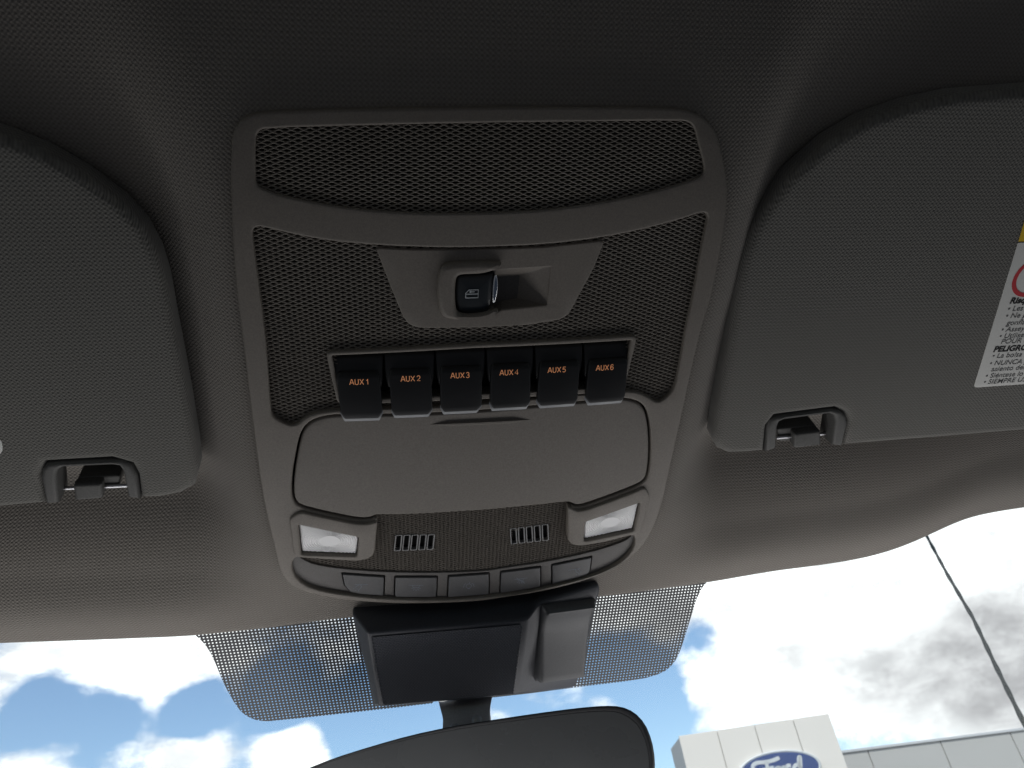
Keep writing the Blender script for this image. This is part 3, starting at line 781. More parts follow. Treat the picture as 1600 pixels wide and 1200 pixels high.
# storage door
door = slab('storage_door', con, 'door_plastic', inset(chaikin(TR['door'], 1), .0012), [], .0008, .006, .0012, label='smooth grey storage door')
dg_ = TR['door_groove']
u0, u1, vm = dg_[0][0], dg_[1][0], sum(p[1] for p in dg_) / 4
rv = []
for i in range(25):
    t = i / 24
    w = .0016 * min(1, 6 * min(t, 1 - t)) + .0001
    h = .0013 * min(1, 6 * min(t, 1 - t))
    u = u0 + (u1 - u0) * t
    v = dg_[0][1] + (dg_[1][1] - dg_[0][1]) * t
    rv.append([Lb(u, v - w, .0006), Lb(u, v - w * .5, .0008 + h), Lb(u, v + w * .15, .0008 + h), Lb(u, v + w, .0006)])
link('finger_ridge', loft(rv), 'door_plastic', con, door)

# reading lamps
for side in ('left', 'right'):
    fr = rounded(TR['lamp_frame_' + side], .003, 3)
    ln = TR['lens_' + side]
    hole = rounded(ln, .0016, 3)
    lf = slab('reading_lamp', con, 'console_plastic', fr, [hole], .0032, .006, .0012,
              label='reading lamp on the %s of the console' % side)
    # lens: grid with concentric ridges
    q = [Vector(p) for p in inset(ln, .0004)]
    NU, NV = 110, 54
    V, F = [], []
    cen = (q[0] + q[1] + q[2] + q[3]) / 4
    for j in range(NV + 1):
        for i in range(NU + 1):
            a, b = i / NU, j / NV
            p = (q[0] * (1 - a) + q[1] * a) * (1 - b) + (q[3] * (1 - a) + q[2] * a) * b
            r = math.hypot((p.x - cen.x) / 1.35, (p.y - cen.y) * 1.05)
            h = 0 if r < .0045 else .00028 * (math.sin((r - .0045) * 2 * math.pi / .00105))
            edge = min(a, 1 - a) * 30e-3 if min(a, 1 - a) * 30e-3 < min(b, 1 - b) * 20e-3 else min(b, 1 - b) * 20e-3
            V.append(Lb(p.x, p.y, .0012 + h - .0012 * max(0, 1 - edge / .0008)))
    for j in range(NV):
        for i in range(NU):
            k = j * (NU + 1) + i
            F.append((k, k + 1, k + NU + 2, k + NU + 1))
    link('lens', mesh_from(V, F), 'lens_plastic', con, lf, 'pale ribbed lamp lens', smooth=80)

# slotted vents
for side, key in (('left', 'vents'), ('right', 'vents_r')):
    first = None
    for q in TR[key]:
        rim = rounded(inset(q, -.0003), .0008, 2)
        slot = rounded(inset(q, .00035), .0006, 2)
        me = slab_mesh(rim, [slot], -.0020, .004, .00015, 1)
        bend_mesh(me, 0)
        o = link('vent_slot', me, 'vent_rim', con)
        me = slab_mesh(inset(slot, -.0002), [], -.0046, .001, .0001, 1)
        bend_mesh(me, 0)
        link('slot_floor', me, 'backing', con, o)

# button strip
bp = TR['button_panel']
btn = [TR['button_%d' % i] for i in range(5)]
holes = [rounded(inset(b, -.0007), .0012, 3) for b in btn]
slab('button_panel', con, 'panel_plastic', chaikin(bp, 1), holes, -.0012, .004, .0004)

def circ(cx, cy, r, n=12, a0=0, a1=2 * math.pi):
    return [(cx + r * math.cos(a0 + (a1 - a0) * i / n), cy + r * math.sin(a0 + (a1 - a0) * i / n)) for i in range(n + 1)]

def rays(cx, cy, r0, r1, angs):
    return [[(cx + r0 * math.cos(math.radians(a)), cy + r0 * math.sin(math.radians(a))), (cx + r1 * math.cos(math.radians(a)), cy + r1 * math.sin(math.radians(a)))] for a in angs]

ICONS = [
    [[(-1.6, .6), (1.9, .9)], [(-.4, .7), (-1.5, -.2), (-.6, -1.1), (.2, 0.1), (-.1, .7)]] + rays(-.9, -.3, .9, 1.3, (200, 240, 280)),
    [[(-2, .8), (2, .8)], [(-1, .8), (-.8, .1), (.8, .1), (1, .8)]] + rays(0, .2, .6, 1.4, (200, 235, 270, 305, 340)),
    [circ(0, 0, .75), [(-1.5, -.4), (-1.3, .5), (-.8, .9)], [(1.5, -.4), (1.3, .5), (.8, .9)], [(0, .7), (.3, 1.3)], [(-.4, -.9), (.4, -.9)]],
    [[(-1.9, .6), (1.9, .6)], [(-.9, .6), (-.7, 0), (.7, 0), (.9, .6)], [(-1.3, 1.1), (1.3, -1.2)]] + rays(0, .1, .6, 1.3, (215, 250, 290, 325)),
    [[(-1.9, .8), (1.6, .6)], [(.2, .7), (.5, -.4), (1.3, -.9), (1.6, -.1), (.9, .6)]] + rays(.9, -.3, .9, 1.3, (260, 300, 340))]
NAMES = ['left map light', 'dome light', 'door dome', 'all lights off', 'right map light']
POS = ['leftmost', 'second from left', 'middle', 'second from right', 'rightmost']
for i, b in enumerate(btn):
    o = slab('button', con, 'button_plastic', rounded(b, .0012, 3), [], -.0002, .004, .0006, label='%s dark button of the lamp row' % POS[i])
    cx = sum(p[0] for p in b) / len(b); cv = sum(p[1] for p in b) / len(b)
    sc_ = .0023
    slope = (b[1][1] - b[0][1]) / (b[1][0] - b[0][0])
    me = ribbon_mesh(ICONS[i], .17, lambda x, y: Lb(cx + x * sc_, cv - y * sc_ * 1.2 + x * sc_ * slope, -.00010))
    link('icon', me, 'icon_dim', con, o, smooth=0)

# window switch panel
plate = TR['switch_plate']
well = rounded(TR['switch_well'], .0006, 2)
sp = slab('switch_panel', con, 'console_plastic', rounded(plate, .0012, 3), [well], -.0002, .003, .0006, label='plain panel round the window switch')
wb = rounded(TR['well_bottom'], .0006, 2)
wt = [Lb(p[0], p[1], -.0012) for p in inset(well, -.0003)]
wd = [Lb(p[0], p[1], -.009) for p in wb]
link('switch_well', loft([wt, wd], False), 'console_plastic', con, sp)
me = mesh_from([Lb(p[0], p[1], -.009) for p in wb], [tuple(range(len(wb)))])
link('well_floor', me, 'panel_plastic', con, sp)
slab('switch_hood', con, 'console_plastic', chaikin(TR['hood'], 2), [], .0040, .006, .0026, parent=sp, cut=.003, res=4)
# rocker: a curved black key
rk = chaikin(TR['rocker'], 2)
rc = (sum(p[0] for p in rk) / len(rk), sum(p[1] for p in rk) / len(rk))
lps = []
for k, (f_, h) in enumerate(((1.0, -.008), (1.0, -.0006), (.97, .0006), (.90, .0013), (.70, .0017), (.4, .0020), (.12, .0021))):
    lps.append([Lb(rc[0] + (p[0] - rc[0]) * f_, rc[1] + (p[1] - rc[1]) * f_, h) for p in rk])
ro = link('window_rocker', loft(lps), 'rocker_black', con, label='black window rocker key with chrome end', smooth=50)
me = slab_mesh(chaikin(TR['chrome'], 2), [], .0022, .006, .0008, 3); bend_mesh(me, 0)
link('chrome_end', me, 'chrome', con, ro)
wi = TR['window_icon']
icx = sum(p[0] for p in wi) / 5; icv = sum(p[1] for p in wi) / 5
ic = [[(-2.2, -1.3), (-2.2, .3), (-1.1, 1.4), (2.2, 1.4), (2.2, -1.3), (-2.2, -1.3)], [(-2.2, .0), (2.2, .0)], [(-.9, .75), (.9, .75)], [(-.9, .75), (-.3, 1.1)], [(-.9, .75), (-.3, .4)]]
link('icon', ribbon_mesh(ic, .3, lambda x, y: Lb(icx + x * .0014, icv - y * .0016, .00235)), 'icon_print', con, ro, smooth=0)

# auxiliary switch housing and the six switches
hsg = slab('switch_housing', con, 'console_plastic', rounded(TR['aux_frame'], .0015, 3), [rounded(aux_hole, .001, 2)], .0012, .008, .0009, label='raised frame round the six switches')
slab('recess_floor', con, 'backing', inset(aux_hole, -.002), [], -.0085, .0015, .0002, parent=hsg)
def arc(cx, cy, rx, ry, a0, a1, n=10):
    return [(cx + rx * math.cos(math.radians(a0 + (a1 - a0) * k / n)), cy + ry * math.sin(math.radians(a0 + (a1 - a0) * k / n))) for k in range(n + 1)]
GLYPH = {  # strokes on a 0.75 x 1 cell
    'A': [[(0, 0), (.36, 1), (.44, 1), (.8, 0)], [(.16, .34), (.64, .34)]],
    'U': [[(.08, 1), (.08, .32)] + arc(.38, .32, .30, .32, 180, 360) + [(.68, .32), (.68, 1)]],
    'X': [[(.03, 0), (.72, 1)], [(.03, 1), (.72, 0)]],
    '1': [[(.12, .74), (.30, .80), (.38, 1), (.38, 0)]],
    '2': [arc(.34, .70, .28, .30, 165, -40) + [(.06, .06), (.66, .06)]],
    '3': [arc(.33, .74, .25, .26, 160, -80) + [(.30, .52)], arc(.33, .27, .29, .27, 80, -160)],
    '4': [[(.52, 0), (.52, 1), (.04, .28), (.70, .28)]],
    '5': [[(.62, .96), (.16, .96), (.08, .48)] + arc(.32, .30, .28, .30, 130, -150)],
    '6': [arc(.36, .66, .27, .34, 25, 180) + [(.07, .3)], arc(.35, .29, .27, .29, 180, 540, 16)]}
def letters(word, digit, h=.0028):
    x, out = 0., []
    for ch in word + digit:
        if ch == digit and digit != '':
            x += .14 if digit not in '12' else .2
        out += [[((px_ + x) * h * .98, (py_ - .5) * h) for px_, py_ in s] for s in GLYPH[ch]]
        x += .92 if ch != 'A' else .94
    w = (x - .1) * h * .98
    return [[(a - w / 2, c) for a, c in s] for s in out]
ORD = ['1', '2', '3', '4', '5', '6']
for i, a in enumerate(TR['aux']):
    (tl, tr), (hl, hr), (sl, sr), (pl, pr) = a['top'], a['hinge'], a['side'], a['tip']
    vt, vh = (tl[1] + tr[1]) / 2, (hl[1] + hr[1]) / 2
    vs_, vp = (sl[1] + sr[1]) / 2, (pl[1] + pr[1]) / 2
    def sec(l, r, v, n, th):
        return [Lb(l, v, n - th), Lb(l, v, n), Lb(r, v, n), Lb(r, v, n - th)]
    # fixed upper body of the key, then the flared paddle
    body = loft([sec(tl[0], tr[0], vt, -.0045, .003), sec(tl[0], tr[0], vt + .0012, -.0022, .005), sec(hl[0] - .0002, hr[0] + .0002, vh - .001, .0000, .006), sec(hl[0], hr[0], vh + .004, .0010, .006), sec(hl[0] + .001, hr[0] - .001, vh + .010, .0008, .005)])
    bevel_mesh(body, .0008, 2, 25)
    o = link('auxiliary_switch', body, 'switch_black', con, label='black switch key lettered AUX %s' % ORD[i], smooth=45)
    il, ir = hl[0] + .0018, hr[0] - .0016
    def on(t):   # paddle face from hinge to tip
        return vh - .0005 + (vs_ - vh + .0005) * t
    ml, mr_ = il + (sl[0] - il) * .5 - .0002, ir + (sr[0] - ir) * .5 + .0002
    pad = loft([sec(il + .001, ir - .001, on(0) - .001, .0008, .003), sec(il, ir, on(.06), .0026, .004), sec(ml, mr_, on(.5), .0050, .0045), sec(sl[0], sr[0], vs_, .0080, .0046), sec(pl[0], pr[0], vp, .0084, .0046)])
    bevel_mesh(pad, .0009, 3, 20)
    p = link('paddle', pad, 'switch_black', con, o, smooth=50)
    lit_lip = loft([sec(sl[0] + .001, sr[0] - .001, vs_ - .003, .0052, .0012), sec(sl[0] - .0003, sr[0] + .0003, vs_ + .0014, .0062, .0014), sec(pl[0] - .0003, pr[0] + .0003, vp + .0024, .0064, .0014), sec(pl[0] + .0000, pr[0] - .0000, vp + .0029, .0060, .0010)])
    bevel_mesh(lit_lip, .0002, 1, 30)
    link('lit_lip', lit_lip, 'switch_lip', con, o)  # end edge of the black key, coloured pale as if lit from the windshield
    tu, tv_ = a['text']
    tv_ += .0016
    def put(x, y):
        v = tv_ - y
        t = (v - on(.06)) / (on(.5) - on(.06))
        return Vector(Lb(tu + x, v, .0026 + .0024 * t + .00014))
    me = ribbon_mesh(letters('AUX', ORD[i]), .00035, put)
    link('lettering', me, 'amber_print', con, o, smooth=0)

# ------------------------------------------------------------------ sun visors
def visor(side, outline, trim_o, trim_i, pin, label):
    cu = sum(p[0] for p in outline) / len(outline)
    t = Thing('sun_visor', label, 'sun visor', (cu, .20, -.012), 'sun visors beside the console')
    me = slab_mesh(outline, [], -.012, .018, .0055, 5)
    bend = bmesh.new(); bend.from_mesh(me)
    for ax in (0, 1):
        vals = [v.co[ax] for v in bend.verts]
        k = math.ceil(min(vals) / .02)
        while k * .02 < max(vals):
            co = [0, 0, 0]; no = [0, 0, 0]; co[ax] = k * .02 + 1e-6; no[ax] = 1
            bmesh.ops.bisect_plane(bend, geom=bend.verts[:] + bend.edges[:] + bend.faces[:], plane_co=co, plane_no=no, dist=1e-7)
            k += 1
    P = np.array([(v.co.x, -v.co.y) for v in bend.verts])
    sdv = -sdist(P, outline)
    for v, d in zip(bend.verts, sdv):
        pass
    uvl = bend.loops.layers.uv.verify()
    for f in bend.faces:
        for l in f.loops:
            l[uvl].uv = (l.vert.co.x, l.vert.co.y + .9 * l.vert.co.z)
    bend.to_mesh(me); bend.free()
    link('body', me, 'visor_knit', t, smooth=45)
    me = slab_mesh(trim_o + trim_i, [], -.0118, .018, .0022, 3)
    link('notch_trim', me, 'trim_plastic', t)
    a, b = pin
    link('pin', tube_mesh([L3(a[0], a[1], -.022), L3(b[0], b[1], -.022)], .0012), 'pin_metal', t)
    return t

lv = TR['left_visor']
left_outline = lv + [(-.44, .310), (-.49, .300), (-.515, .27), (-.52, .20), (-.505, .12), (-.46, .080), (-.38, .072), (-.29, .078), (-.235, .090)]
rvs = TR['right_visor']
right_outline = rvs + [(.47, .293), (.525, .288), (.55, .25), (.555, .17), (.545, .10), (.50, .075), (.42, .068), (.33, .070)]
def soft(outline, lo, hi):
    return outline
VL = visor('left', left_outline, TR['left_trim_o'], TR['left_trim_i'], TR['left_pin'], 'grey fabric sun visor left of the console')
VR = visor('right', right_outline, TR['right_trim_o'], TR['right_trim_i'], TR['right_pin'], 'grey fabric sun visor right of the console with printed warning label')

# warning label on the right visor
rs = TR['right_sticker']
ls = TR['sticker_lines']
su0, sv0 = rs[0]; su1, sv1 = rs[1]
lab_out = rounded([(su0, sv0 - .006), (su1 + .0005, sv1 + .0015), (su1 + .105, sv1 - .001), (su0 + .108, sv0 - .008)], .0025, 4)
NL = -.0120
wl_ = slab('warning_label', VR, 'paper_white', lab_out, [], NL + .0003, .0004, .0001, bent=False, label='white warning label with red ring and yellow band')
def lab(x, y, n=.00045):
    return Vector((x, -y, NL + n))
# yellow band, line below it, ring
ring_c = (TR['sticker_ring'][0][0] + .0125, TR['sticker_ring'][0][1] + .0003)
yb = TR['sticker_ring'][1][1]
slope = (su1 - su0) / (sv1 - sv0)
def ledge(v):
    return su0 + (v - sv0) * slope
band = [(ledge(sv0 - .005) + .0004, sv0 - .005), (ledge(yb) + .0004, yb - .0006), (ledge(yb) + .100, yb - .0025), (ledge(sv0) + .100, sv0 - .0065)]
link('yellow_band', mesh_from([lab(*p) for p in band], [(0, 1, 2, 3)]), 'print_yellow', VR, wl_, smooth=0)
link('band_line', ribbon_mesh([[(ledge(yb) + .0003, yb - .0002), (ledge(yb) + .100, yb - .0021)]], .0007, lambda x, y: lab(x, y)), 'print_black', VR, wl_, smooth=0)
link('warning_triangle', ribbon_mesh([[(ledge(yb) + .0050, yb - .0016), (ledge(yb) + .0090, yb - .0088), (ledge(yb) + .0130, yb - .0018), (ledge(yb) + .0050, yb - .0016)]], .0009, lambda x, y: lab(x, y, .0006)), 'print_black', VR, wl_, smooth=0)
link('red_ring', ribbon_mesh([circ(ring_c[0], ring_c[1], .0118, 40), [(ring_c[0] - .0083, ring_c[1] - .0083), (ring_c[0] + .0083, ring_c[1] + .0083)]], .0026, lambda x, y: lab(x, y)), 'print_red', VR, wl_, smooth=0)
LINES = [('Risque', 1), ('\u2022 Les', 0), ('\u2022 Ne pas', 0), ('gonflable', 0), ('\u2022 Asseyez', 0), ('\u2022 Utilisez', 0), ('POUR ENFANTS', 0), ('PELIGRO', 1), ('\u2022 La bolsa', 0), ('\u2022 NUNCA p', 0), ('asiento del', 0), ('\u2022 Si\u00e9ntese lo', 0), ('\u2022 SIEMPRE US', 0)]
for (s, boldness), (lu, lv_) in zip(LINES, ls):
    me = text_mesh(s, .0056 if boldness else .0050, lambda x, y: lab(lu + x, lv_ - y - .02 * x), 'LEFT', fat=.00022 if boldness else .00002, sx=1.08)
    link('lettering', me, 'print_black' if boldness else 'print_grey', VR, wl_, smooth=0)
st = TR['left_sticker']
slab('label_tab', VL, 'paper_white', rounded(st, .002, 3), [], -.0117, .0004, .0001, bent=False, label='white label edge at the left')

# retaining clips on the headliner that hold the visor pins
for side, key, lbl in (('left', 'left_clip', 'small grey clip holding the left sun visor pin'), ('right', 'right_clip', 'small grey clip holding the right sun visor pin')):
    q = TR[key]
    cu = sum(p[0] for p in q) / 4; cv = sum(p[1] for p in q) / 4
    t = Thing('visor_clip', lbl, 'clip', (cu, cv, -.034), 'visor retaining clips')
    me = slab_mesh(rounded(q, .002, 4), [], -.0165, .007, .0018, 3)
    link('hook', me, 'trim_plastic', t)
    s2 = [(cu + (p[0] - cu) * 1.5 + (.004 if side == 'left' else -.004), cv + (p[1] - cv) * .9 - .001) for p in q]
    me = slab_mesh(rounded(s2, .002, 4), [], -.0225, .014, .001, 2)
    link('base', me, 'trim_plastic', t)

# ------------------------------------------------------------------ windshield with its dotted black band
GA = math.radians(15)
GV0, GN0 = .400, -.020
def on_glass(u, s, off=0.):
    return (u, -(GV0 + s * math.cos(GA) - off * math.sin(GA)), GN0 + s * math.sin(GA) + off * math.cos(GA))
def glass_us(p):
    return (p[0], (p[1] - GV0) / math.cos(GA))
ws = Thing('windshield', 'clear windshield with dotted black band round the mirror mount', 'windshield', (0, .45, 0))
V = [on_glass(u, s, off) for off in (-.0005, -.0045) for (u, s) in ((-.85, -.06), (.85, -.06), (.85, .85), (-.85, .85))]
link('glass', mesh_from(V, [(0, 1, 2, 3), (7, 6, 5, 4), (0, 4, 5, 1), (1, 5, 6, 2), (2, 6, 7, 3), (3, 7, 4, 0)]), 'windshield_glass', ws, smooth=0)

def frit(poly, p, k, shear):
    poly = chaikin([glass_us(q) for q in poly], 1)
    P = np.array(poly)
    lo, hi = P.min(0) - p, P.max(0) + p
    cells = [(lo[0] + i * p + shear * j * p, lo[1] + j * p) for j in range(int((hi[1] - lo[1]) / p) + 2) for i in range(-30, int((hi[0] - lo[0]) / p) + 30)]
    cells = np.array(cells)
    sd0 = sdist(cells, poly)
    cells, sd0 = cells[sd0 < p * .7], sd0[sd0 < p * .7]
    V, F = [], []
    A_ = np.array(poly); E_ = np.roll(A_, -1, 0) - A_
    def clip_in(us_):
        q_ = np.array(us_)
        if sdist(q_[None, :], poly)[0] <= 0:
            return us_
        t_ = np.clip(((q_ - A_) * E_).sum(1) / np.maximum((E_ * E_).sum(1), 1e-18), 0, 1)
        c_ = A_ + E_ * t_[:, None]
        return tuple(c_[np.argmin(((c_ - q_) ** 2).sum(1))])
    for (u, s), d0 in zip(cells, sd0):
        fit = clip_in if d0 > -p else (lambda x: x)
        b = len(V)
        for k8 in range(8):
            a = math.pi / 8 + k8 * math.pi / 4
            V.append(on_glass(*fit((u + k * p * math.cos(a), s + k * p * math.sin(a)))))
        sq = [(.5, .0), (.5, .5), (0, .5), (-.5, .5), (-.5, 0), (-.5, -.5), (0, -.5), (.5, -.5)]
        for (x, y) in sq:
            V.append(on_glass(*fit((u + (x + shear * y) * p, s + y * p))))
        for k8 in range(8):
            # outer point k8 sits between inner k8-1 and k8
            i0, i1 = b + k8, b + (k8 + 1) % 8
            o0, o1 = b + 8 + k8, b + 8 + (k8 + 1) % 8
            F.append((i0, o0, o1)) if False else F.append((o0, o1, i0))
            F.append((o1, i1, i0))
    return V, F
V, F = [], []
for key in ('frit_left', 'frit_right'):
    v_, f_ = frit(TR[key], 0.00235, .24, .10 if key == 'frit_left' else -.10)
    b = len(V); V += v_; F += [tuple(x + b for x in q) for q in f_]
me = bpy.data.meshes.new('frit'); me.from_pydata(V, [], F)
link('dotted_band', me, 'frit_black', ws, kind='stuff', smooth=0)

# ------------------------------------------------------------------ cover of the mirror mount
cv = {k: Vector((p[0], -p[1], p[2])) for k, p in TR['cover'].items()}
mc = Thing('mirror_mount_cover', 'dark plastic cover on the windshield above the mirror', 'cover', (.01, .45, .0))
gnrm = Vector((0, math.sin(GA), math.cos(GA)))
names = list(cv)
V = [cv[k] for k in names]
ix = {k: i for i, k in enumerate(names)}
def back(k, off=.001):
    p = cv[k]
    base = Vector(on_glass(0, 0))
    d = (p - base).dot(gnrm)
    ix['b' + k] = len(V)
    V.append(p - gnrm * (d - off))
for k in ('A', 'D', 'D2', 'I', 'J', 'B', 'C'):
    back(k)
F = [[ix[k] for k in q] for q in (('A', 'B', 'F', 'E'), ('B', 'C', 'F'), ('C', 'D', 'K'), ('C', 'K', 'F'), ('D', 'D2', 'L'), ('D', 'L', 'K'),
     ('A', 'E', 'Hh', 'I'), ('E', 'F', 'Gg', 'Hh'), ('F', 'K', 'N', 'Gg'), ('N', 'Mm', 'J', 'Gg'), ('D2', 'J', 'Mm', 'L'), ('K', 'L', 'Mm', 'N'),
     ('bA', 'bB', 'B', 'A'), ('bB', 'bC', 'C', 'B'), ('bC', 'bD', 'D', 'C'), ('bD', 'bD2', 'D2', 'D'), ('bD2', 'bJ', 'J', 'D2'), ('bA', 'A', 'I', 'bI'), ('bI', 'I', 'Hh', 'Gg', 'J', 'bJ'))]
me = mesh_from(V, F)
bevel_mesh(me, .0022, 3, 12)
link('body', me, 'cover_black', mc, smooth=40)
# mesh face: fine hexagonal holes on the front
def face_pt(q, a, b, off):
    p = (q[0] * (1 - a) + q[1] * a) * (1 - b) + (q[3] * (1 - a) + q[2] * a) * b
    n = (q[1] - q[0]).cross(q[3] - q[0]).normalized()
    if n.z < 0: n = -n
    return p + n * off
q = [cv['E'], cv['F'], cv['Gg'], cv['Hh']]
q = [face_pt(q, .02, .05, 0), face_pt(q, .97, .05, 0), face_pt(q, .97, .97, 0), face_pt(q, .03, .97, 0)]
V, F = [], []
NU_, NV_ = 46, 44
for j in range(NV_):
    for i in range(NU_):
        ca, cb = (i + .5 + (.5 if j % 2 else 0)) / (NU_ + .5), (j + .5) / NV_
        b = len(V)
        ha, hb = .5 / (NU_ + .5), .5 / NV_
        for (x, y) in ((-1, -1), (1, -1), (1, 1), (-1, 1)):
            V.append(face_pt(q, ca + x * ha, cb + y * hb, .0009))
        for (x, y) in ((-1, -1), (1, -1), (1, 1), (-1, 1)):
            V.append(face_pt(q, ca + x * ha * .6, cb + y * hb * .55, .0003))
        F += [(b + i_, b + (i_ + 1) % 4, b + 4 + (i_ + 1) % 4, b + 4 + i_) for i_ in range(4)] + [(b + 4, b + 5, b + 6, b + 7)]
me = bpy.data.meshes.new('mesh_face'); me.from_pydata(V, [], F)
link('mesh_panel', me, 'cover_mesh', mc, smooth=0)
# smooth side panel with a shallow dish
q = [cv['K'], cv['L'], cv['Mm'], cv['N']]
q = [face_pt(q, .04, .03, 0), face_pt(q, .97, .03, 0), face_pt(q, .96, .97, 0), face_pt(q, .05, .97, 0)]
V, F = [], []
n_ = 24
def dish(a, b):
    e = min(a, 1 - a, b, 1 - b)
    return (.0028 + (.0055 * (1 - b / .36) ** 2 if b < .33 else .0065 * ((b - .33) / .67) ** 1.5)) * min(1, .35 + e * 14)
for j in range(-1, n_ + 2):
    for i in range(-1, n_ + 2):
        a, b = min(max(i / n_, 0), 1), min(max(j / n_, 0), 1)
        V.append(face_pt(q, a, b, dish(a, b) if 0 <= i <= n_ and 0 <= j <= n_ else -.002))
n2 = n_ + 3
for j in range(n2 - 1):
    for i in range(n2 - 1):
        k = j * n2 + i
        F.append((k, k + 1, k + n2 + 1, k + n2))
link('side_panel', mesh_from(V, F), 'cover_grey', mc, label='smooth grey panel on the right of the cover', smooth=60)

# ------------------------------------------------------------------ rear-view mirror
ax = [Vector((p[0], -p[1], p[2])) for p in TR['mirror_axes']]      # right, down, away from the viewer
mo = [Vector((p[0], -p[1], p[2])) for p in TR['mirror']]
for _ in range(1):
    q = []
    for i in range(len(mo)):
        a, b = mo[i], mo[(i + 1) % len(mo)]
        q += [a * .75 + b * .25, a * .25 + b * .75]
    mo = q
mcn = sum(mo, Vector()) / len(mo)
lean = (mcn - Vector((-.0501, 0, .34))).normalized() + ax[1] * .18    # the mirror is turned down towards the seat
def ring(fx, fy, dz):
    out = []
    for p in mo:
        d = p - mcn
        out.append(mcn + ax[0] * d.dot(ax[0]) * fx + ax[1] * d.dot(ax[1]) * fy + lean * dz)
    return out
mir = Thing('rear_view_mirror', 'black rear-view mirror hanging from the windshield mount', 'mirror', (mcn.x, -mcn.y, mcn.z))
link('housing', loft([ring(.70, .60, .040), ring(.90, .86, .030), ring(.985, .97, .014), ring(1, 1, .006), ring(.995, .988, .002), ring(.98, .955, .0003), ring(.965, .915, .0002), ring(.955, .89, .0012)], True), 'mirror_housing', mir, smooth=50)
gl = ring(.957, .895, .0005)
link('mirror_glass', mesh_from(gl, [tuple(range(len(gl)))]), 'mirror_glass', mir, smooth=0)
sq = [Vector((p[0], -p[1], p[2])) for p in TR['stem']]
lo_ = [[sq[0], sq[1], sq[1] + ax[2] * .022, sq[0] + ax[2] * .022]]
mid_ = [(sq[0] + sq[3]) / 2 + ax[0] * .0018, (sq[1] + sq[2]) / 2 - ax[0] * .0015]
lo_.append([mid_[0], mid_[1], mid_[1] + ax[2] * .02, mid_[0] + ax[2] * .02])
lo_.append([sq[3], sq[2], sq[2] + ax[2] * .022, sq[3] + ax[2] * .022])
lo_.append([sq[3] + ax[1] * .012, sq[2] + ax[1] * .012, sq[2] + ax[1] * .012 + ax[2] * .02, sq[3] + ax[1] * .012 + ax[2] * .02])
lo_.insert(0, [p - ax[1] * .014 + ax[2] * .004 for p in lo_[0]])
me = loft(lo_); bevel_mesh(me, .0035, 3, 30)
link('stem', me, 'stem_grey', mir, smooth=50)
for fx, fy in ((.28, .86), (.72, .70)):
    p = (sq[0] * (1 - fx) + sq[1] * fx) * (1 - fy) + (sq[3] * (1 - fx) + sq[2] * fx) * fy
    lps = [[p + ax[0] * r * math.cos(2 * math.pi * k / 14) + ax[1] * r * math.sin(2 * math.pi * k / 14) + ax[2] * z for k in range(14)] for r, z in ((.0036, .003), (.0034, -.0008), (.0024, -.0020), (.0008, -.0024))]
    link('ball_socket', loft(lps), 'switch_lip', mir, smooth=60)

# ------------------------------------------------------------------ outside: cable, sign tower, low wall
cp = [(2.40, 2.96, 1.10), (2.1206, 2.6, .7736), (1.92, 2.34, .535), (1.742, 2.1, .308), (1.57, 1.89, .115), (1.417, 1.7, -.062), (1.25, 1.49, -.26)]
pts = []
for i in range(len(cp) - 1):
    for k in range(14):
        pts.append(Vector(cp[i]).lerp(Vector(cp[i + 1]), k / 14))
cab = bpy.data.objects.new('cable', None)
bpy.data.objects.remove(cab)
V, F = [], []
seg = 10
me_loops = []
ref = Vector((0, 0, 1))
for i, p in enumerate(pts):
    t = (pts[min(i + 1, len(pts) - 1)] - pts[max(i - 1, 0)]).normalized()
    a = t.cross(ref).normalized(); b = t.cross(a)
    lp = []
    for k in range(seg):
        an = 2 * math.pi * k / seg
        r = .0056 * (1 + .16 * math.cos(2 * (an - i * .55)))          # two strands twisted together
        lp.append(p + a * r * math.cos(an) + b * r * math.sin(an))
    me_loops.append(lp)
o = link('cable', loft(me_loops), 'cable_rubber', None, smooth=60)
o['label'] = 'thin black twisted cable running diagonally outside the windshield'
o['category'] = 'cable'

def box_mesh(o, ex, ey, x0, x1, y0, y1, z0, z1, bev=0):
    V = [o + ex * x + ey * y + Vector((0, 0, z)) for z in (z0, z1) for (x, y) in ((x0, y0), (x1, y0), (x1, y1), (x0, y1))]
    me = mesh_from(V, [(0, 1, 2, 3), (4, 5, 6, 7), (0, 1, 5, 4), (1, 2, 6, 5), (2, 3, 7, 6), (3, 0, 4, 7)])
    if bev: bevel_mesh(me, bev, 2)
    return me

T1, T2, TZ = Vector((13.587, 40.0, 0)), Vector((21.294, 39.0446, 0)), 6.805
ex = (T2 - T1).normalized(); ey = Vector((-ex.y, ex.x, 0)); tw = (T2 - T1).length
GZ = -2.1
tower = Thing('sign_tower', 'tall white panelled facade with a blue oval emblem', 'building', (T1.x + ex.x * tw / 2, T1.y, GZ), frame=False)
link('core', box_mesh(T1, ex, ey, .06, tw - .06, .12, 3.0, GZ, TZ - .05), 'wall_grey', tower, smooth=0)
cuts = [0, .252, .50, .757, 1.0]
for i in range(4):
    link('panel', box_mesh(T1, ex, ey, tw * cuts[i] + .02, tw * cuts[i + 1] - .02, 0, .10, GZ, TZ, .015), 'panel_white', tower, smooth=0)
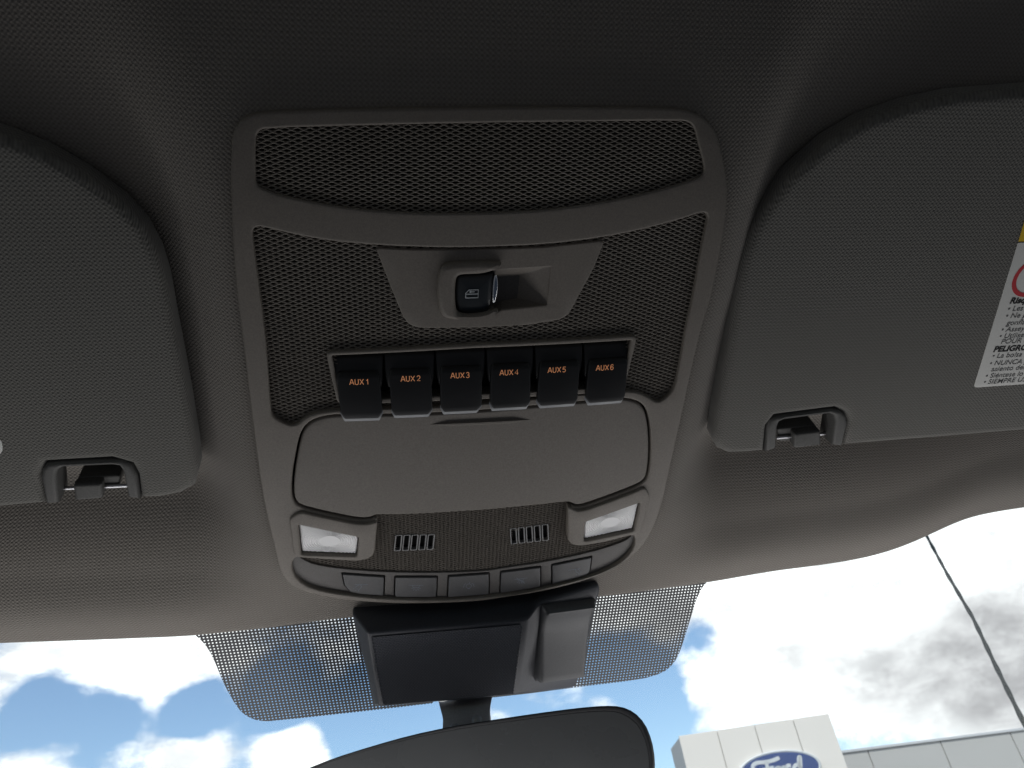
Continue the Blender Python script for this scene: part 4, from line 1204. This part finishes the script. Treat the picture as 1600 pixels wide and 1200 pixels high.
# emblem: silver rim, blue oval, script
def plane_at(x, z, off=0.):
    return T1 + ex * x + Vector((0, 0, z)) - ey * off
ecx, ecz = tw * .572, TZ - 2.15
def oval(a, b, off, n=64):
    return [plane_at(ecx + a * math.cos(2 * math.pi * k / n), ecz + b * math.sin(2 * math.pi * k / n), off) for k in range(n)]
em = link('emblem', loft([oval(2.05, .84, -.01), oval(2.05, .84, .16), oval(1.98, .78, .20), oval(1.93, .74, .17)], True), 'sign_silver', tower, label='blue oval emblem with pale script', smooth=40)
link('emblem_face', loft([oval(1.92, .73, .165), oval(1.92, .73, .178), oval(1.4, .5, .2)], True), 'sign_blue', tower, em, smooth=60)
SCRIPT = [  # flowing lettering as brush strokes (x, z)
    [(-1.25, .10), (-1.28, .30), (-1.05, .42), (-.6, .40), (-.2, .43), (.12, .50)],
    [(-.55, .40), (-.62, .10), (-.75, -.22), (-.98, -.38), (-1.2, -.30), (-1.1, -.18)], [(-1.0, .06), (-.6, .08), (-.28, .12)],
    [(-.12, .08), (-.32, -.05), (-.34, -.28), (-.16, -.33), (.02, -.18), (.02, .04), (-.12, .08), (.12, .02), (.25, .10)],
    [(.25, .10), (.24, -.10), (.18, -.32)], [(.24, -.05), (.40, .10), (.55, .08)],
    [(.98, .02), (.80, .08), (.64, -.08), (.64, -.28), (.78, -.33), (.95, -.15), (1.08, .22), (1.12, .40), (1.02, .30), (.96, -.10), (1.02, -.30), (1.22, -.22)]]
def smooth_line(l):
    out = []
    for i in range(len(l) - 1):
        p0, p1, p2, p3 = (Vector(l[max(i - 1, 0)]), Vector(l[i]), Vector(l[i + 1]), Vector(l[min(i + 2, len(l) - 1)]))
        for k in range(6):
            t = k / 6
            q = .5 * ((2 * p1) + (p2 - p0) * t + (2 * p0 - 5 * p1 + 4 * p2 - p3) * t * t + (3 * p1 - p0 - 3 * p2 + p3) * t ** 3)
            out.append((q.x, q.y))
    out.append(l[-1])
    return out
link('script', ribbon_mesh([smooth_line(l) for l in SCRIPT], .17, lambda x, y: plane_at(ecx + x, ecz + y, .215)), 'sign_silver', tower, em, 'pale script lettering', smooth=0)

Q1, Q2, QZ = Vector((24.559, 44.0, 0)), Vector((35.792, 44.419, 0)), 5.7545
ex2 = (Q2 - Q1).normalized(); ey2 = Vector((-ex2.y, ex2.x, 0)); pw = 4.62
wall = Thing('showroom_wall', 'low grey panelled building wall right of the emblem facade', 'building', (Q1.x + 8, Q1.y, GZ), frame=False)
link('core', box_mesh(Q1, ex2, ey2, -5.5, 26, .12, 8, GZ, QZ - .12), 'wall_grey', wall, smooth=0)
for i in range(-1, 6):
    x0 = .95 + (i - 1) * pw
    link('panel', box_mesh(Q1, ex2, ey2, x0 + .035, x0 + pw - .035, 0, .10, GZ, QZ - .12, .015), 'wall_grey', wall, smooth=0)
link('coping', box_mesh(Q1, ex2, ey2, -5.6, 26, -.10, .6, QZ - .14, QZ, .02), 'coping', wall, smooth=0)
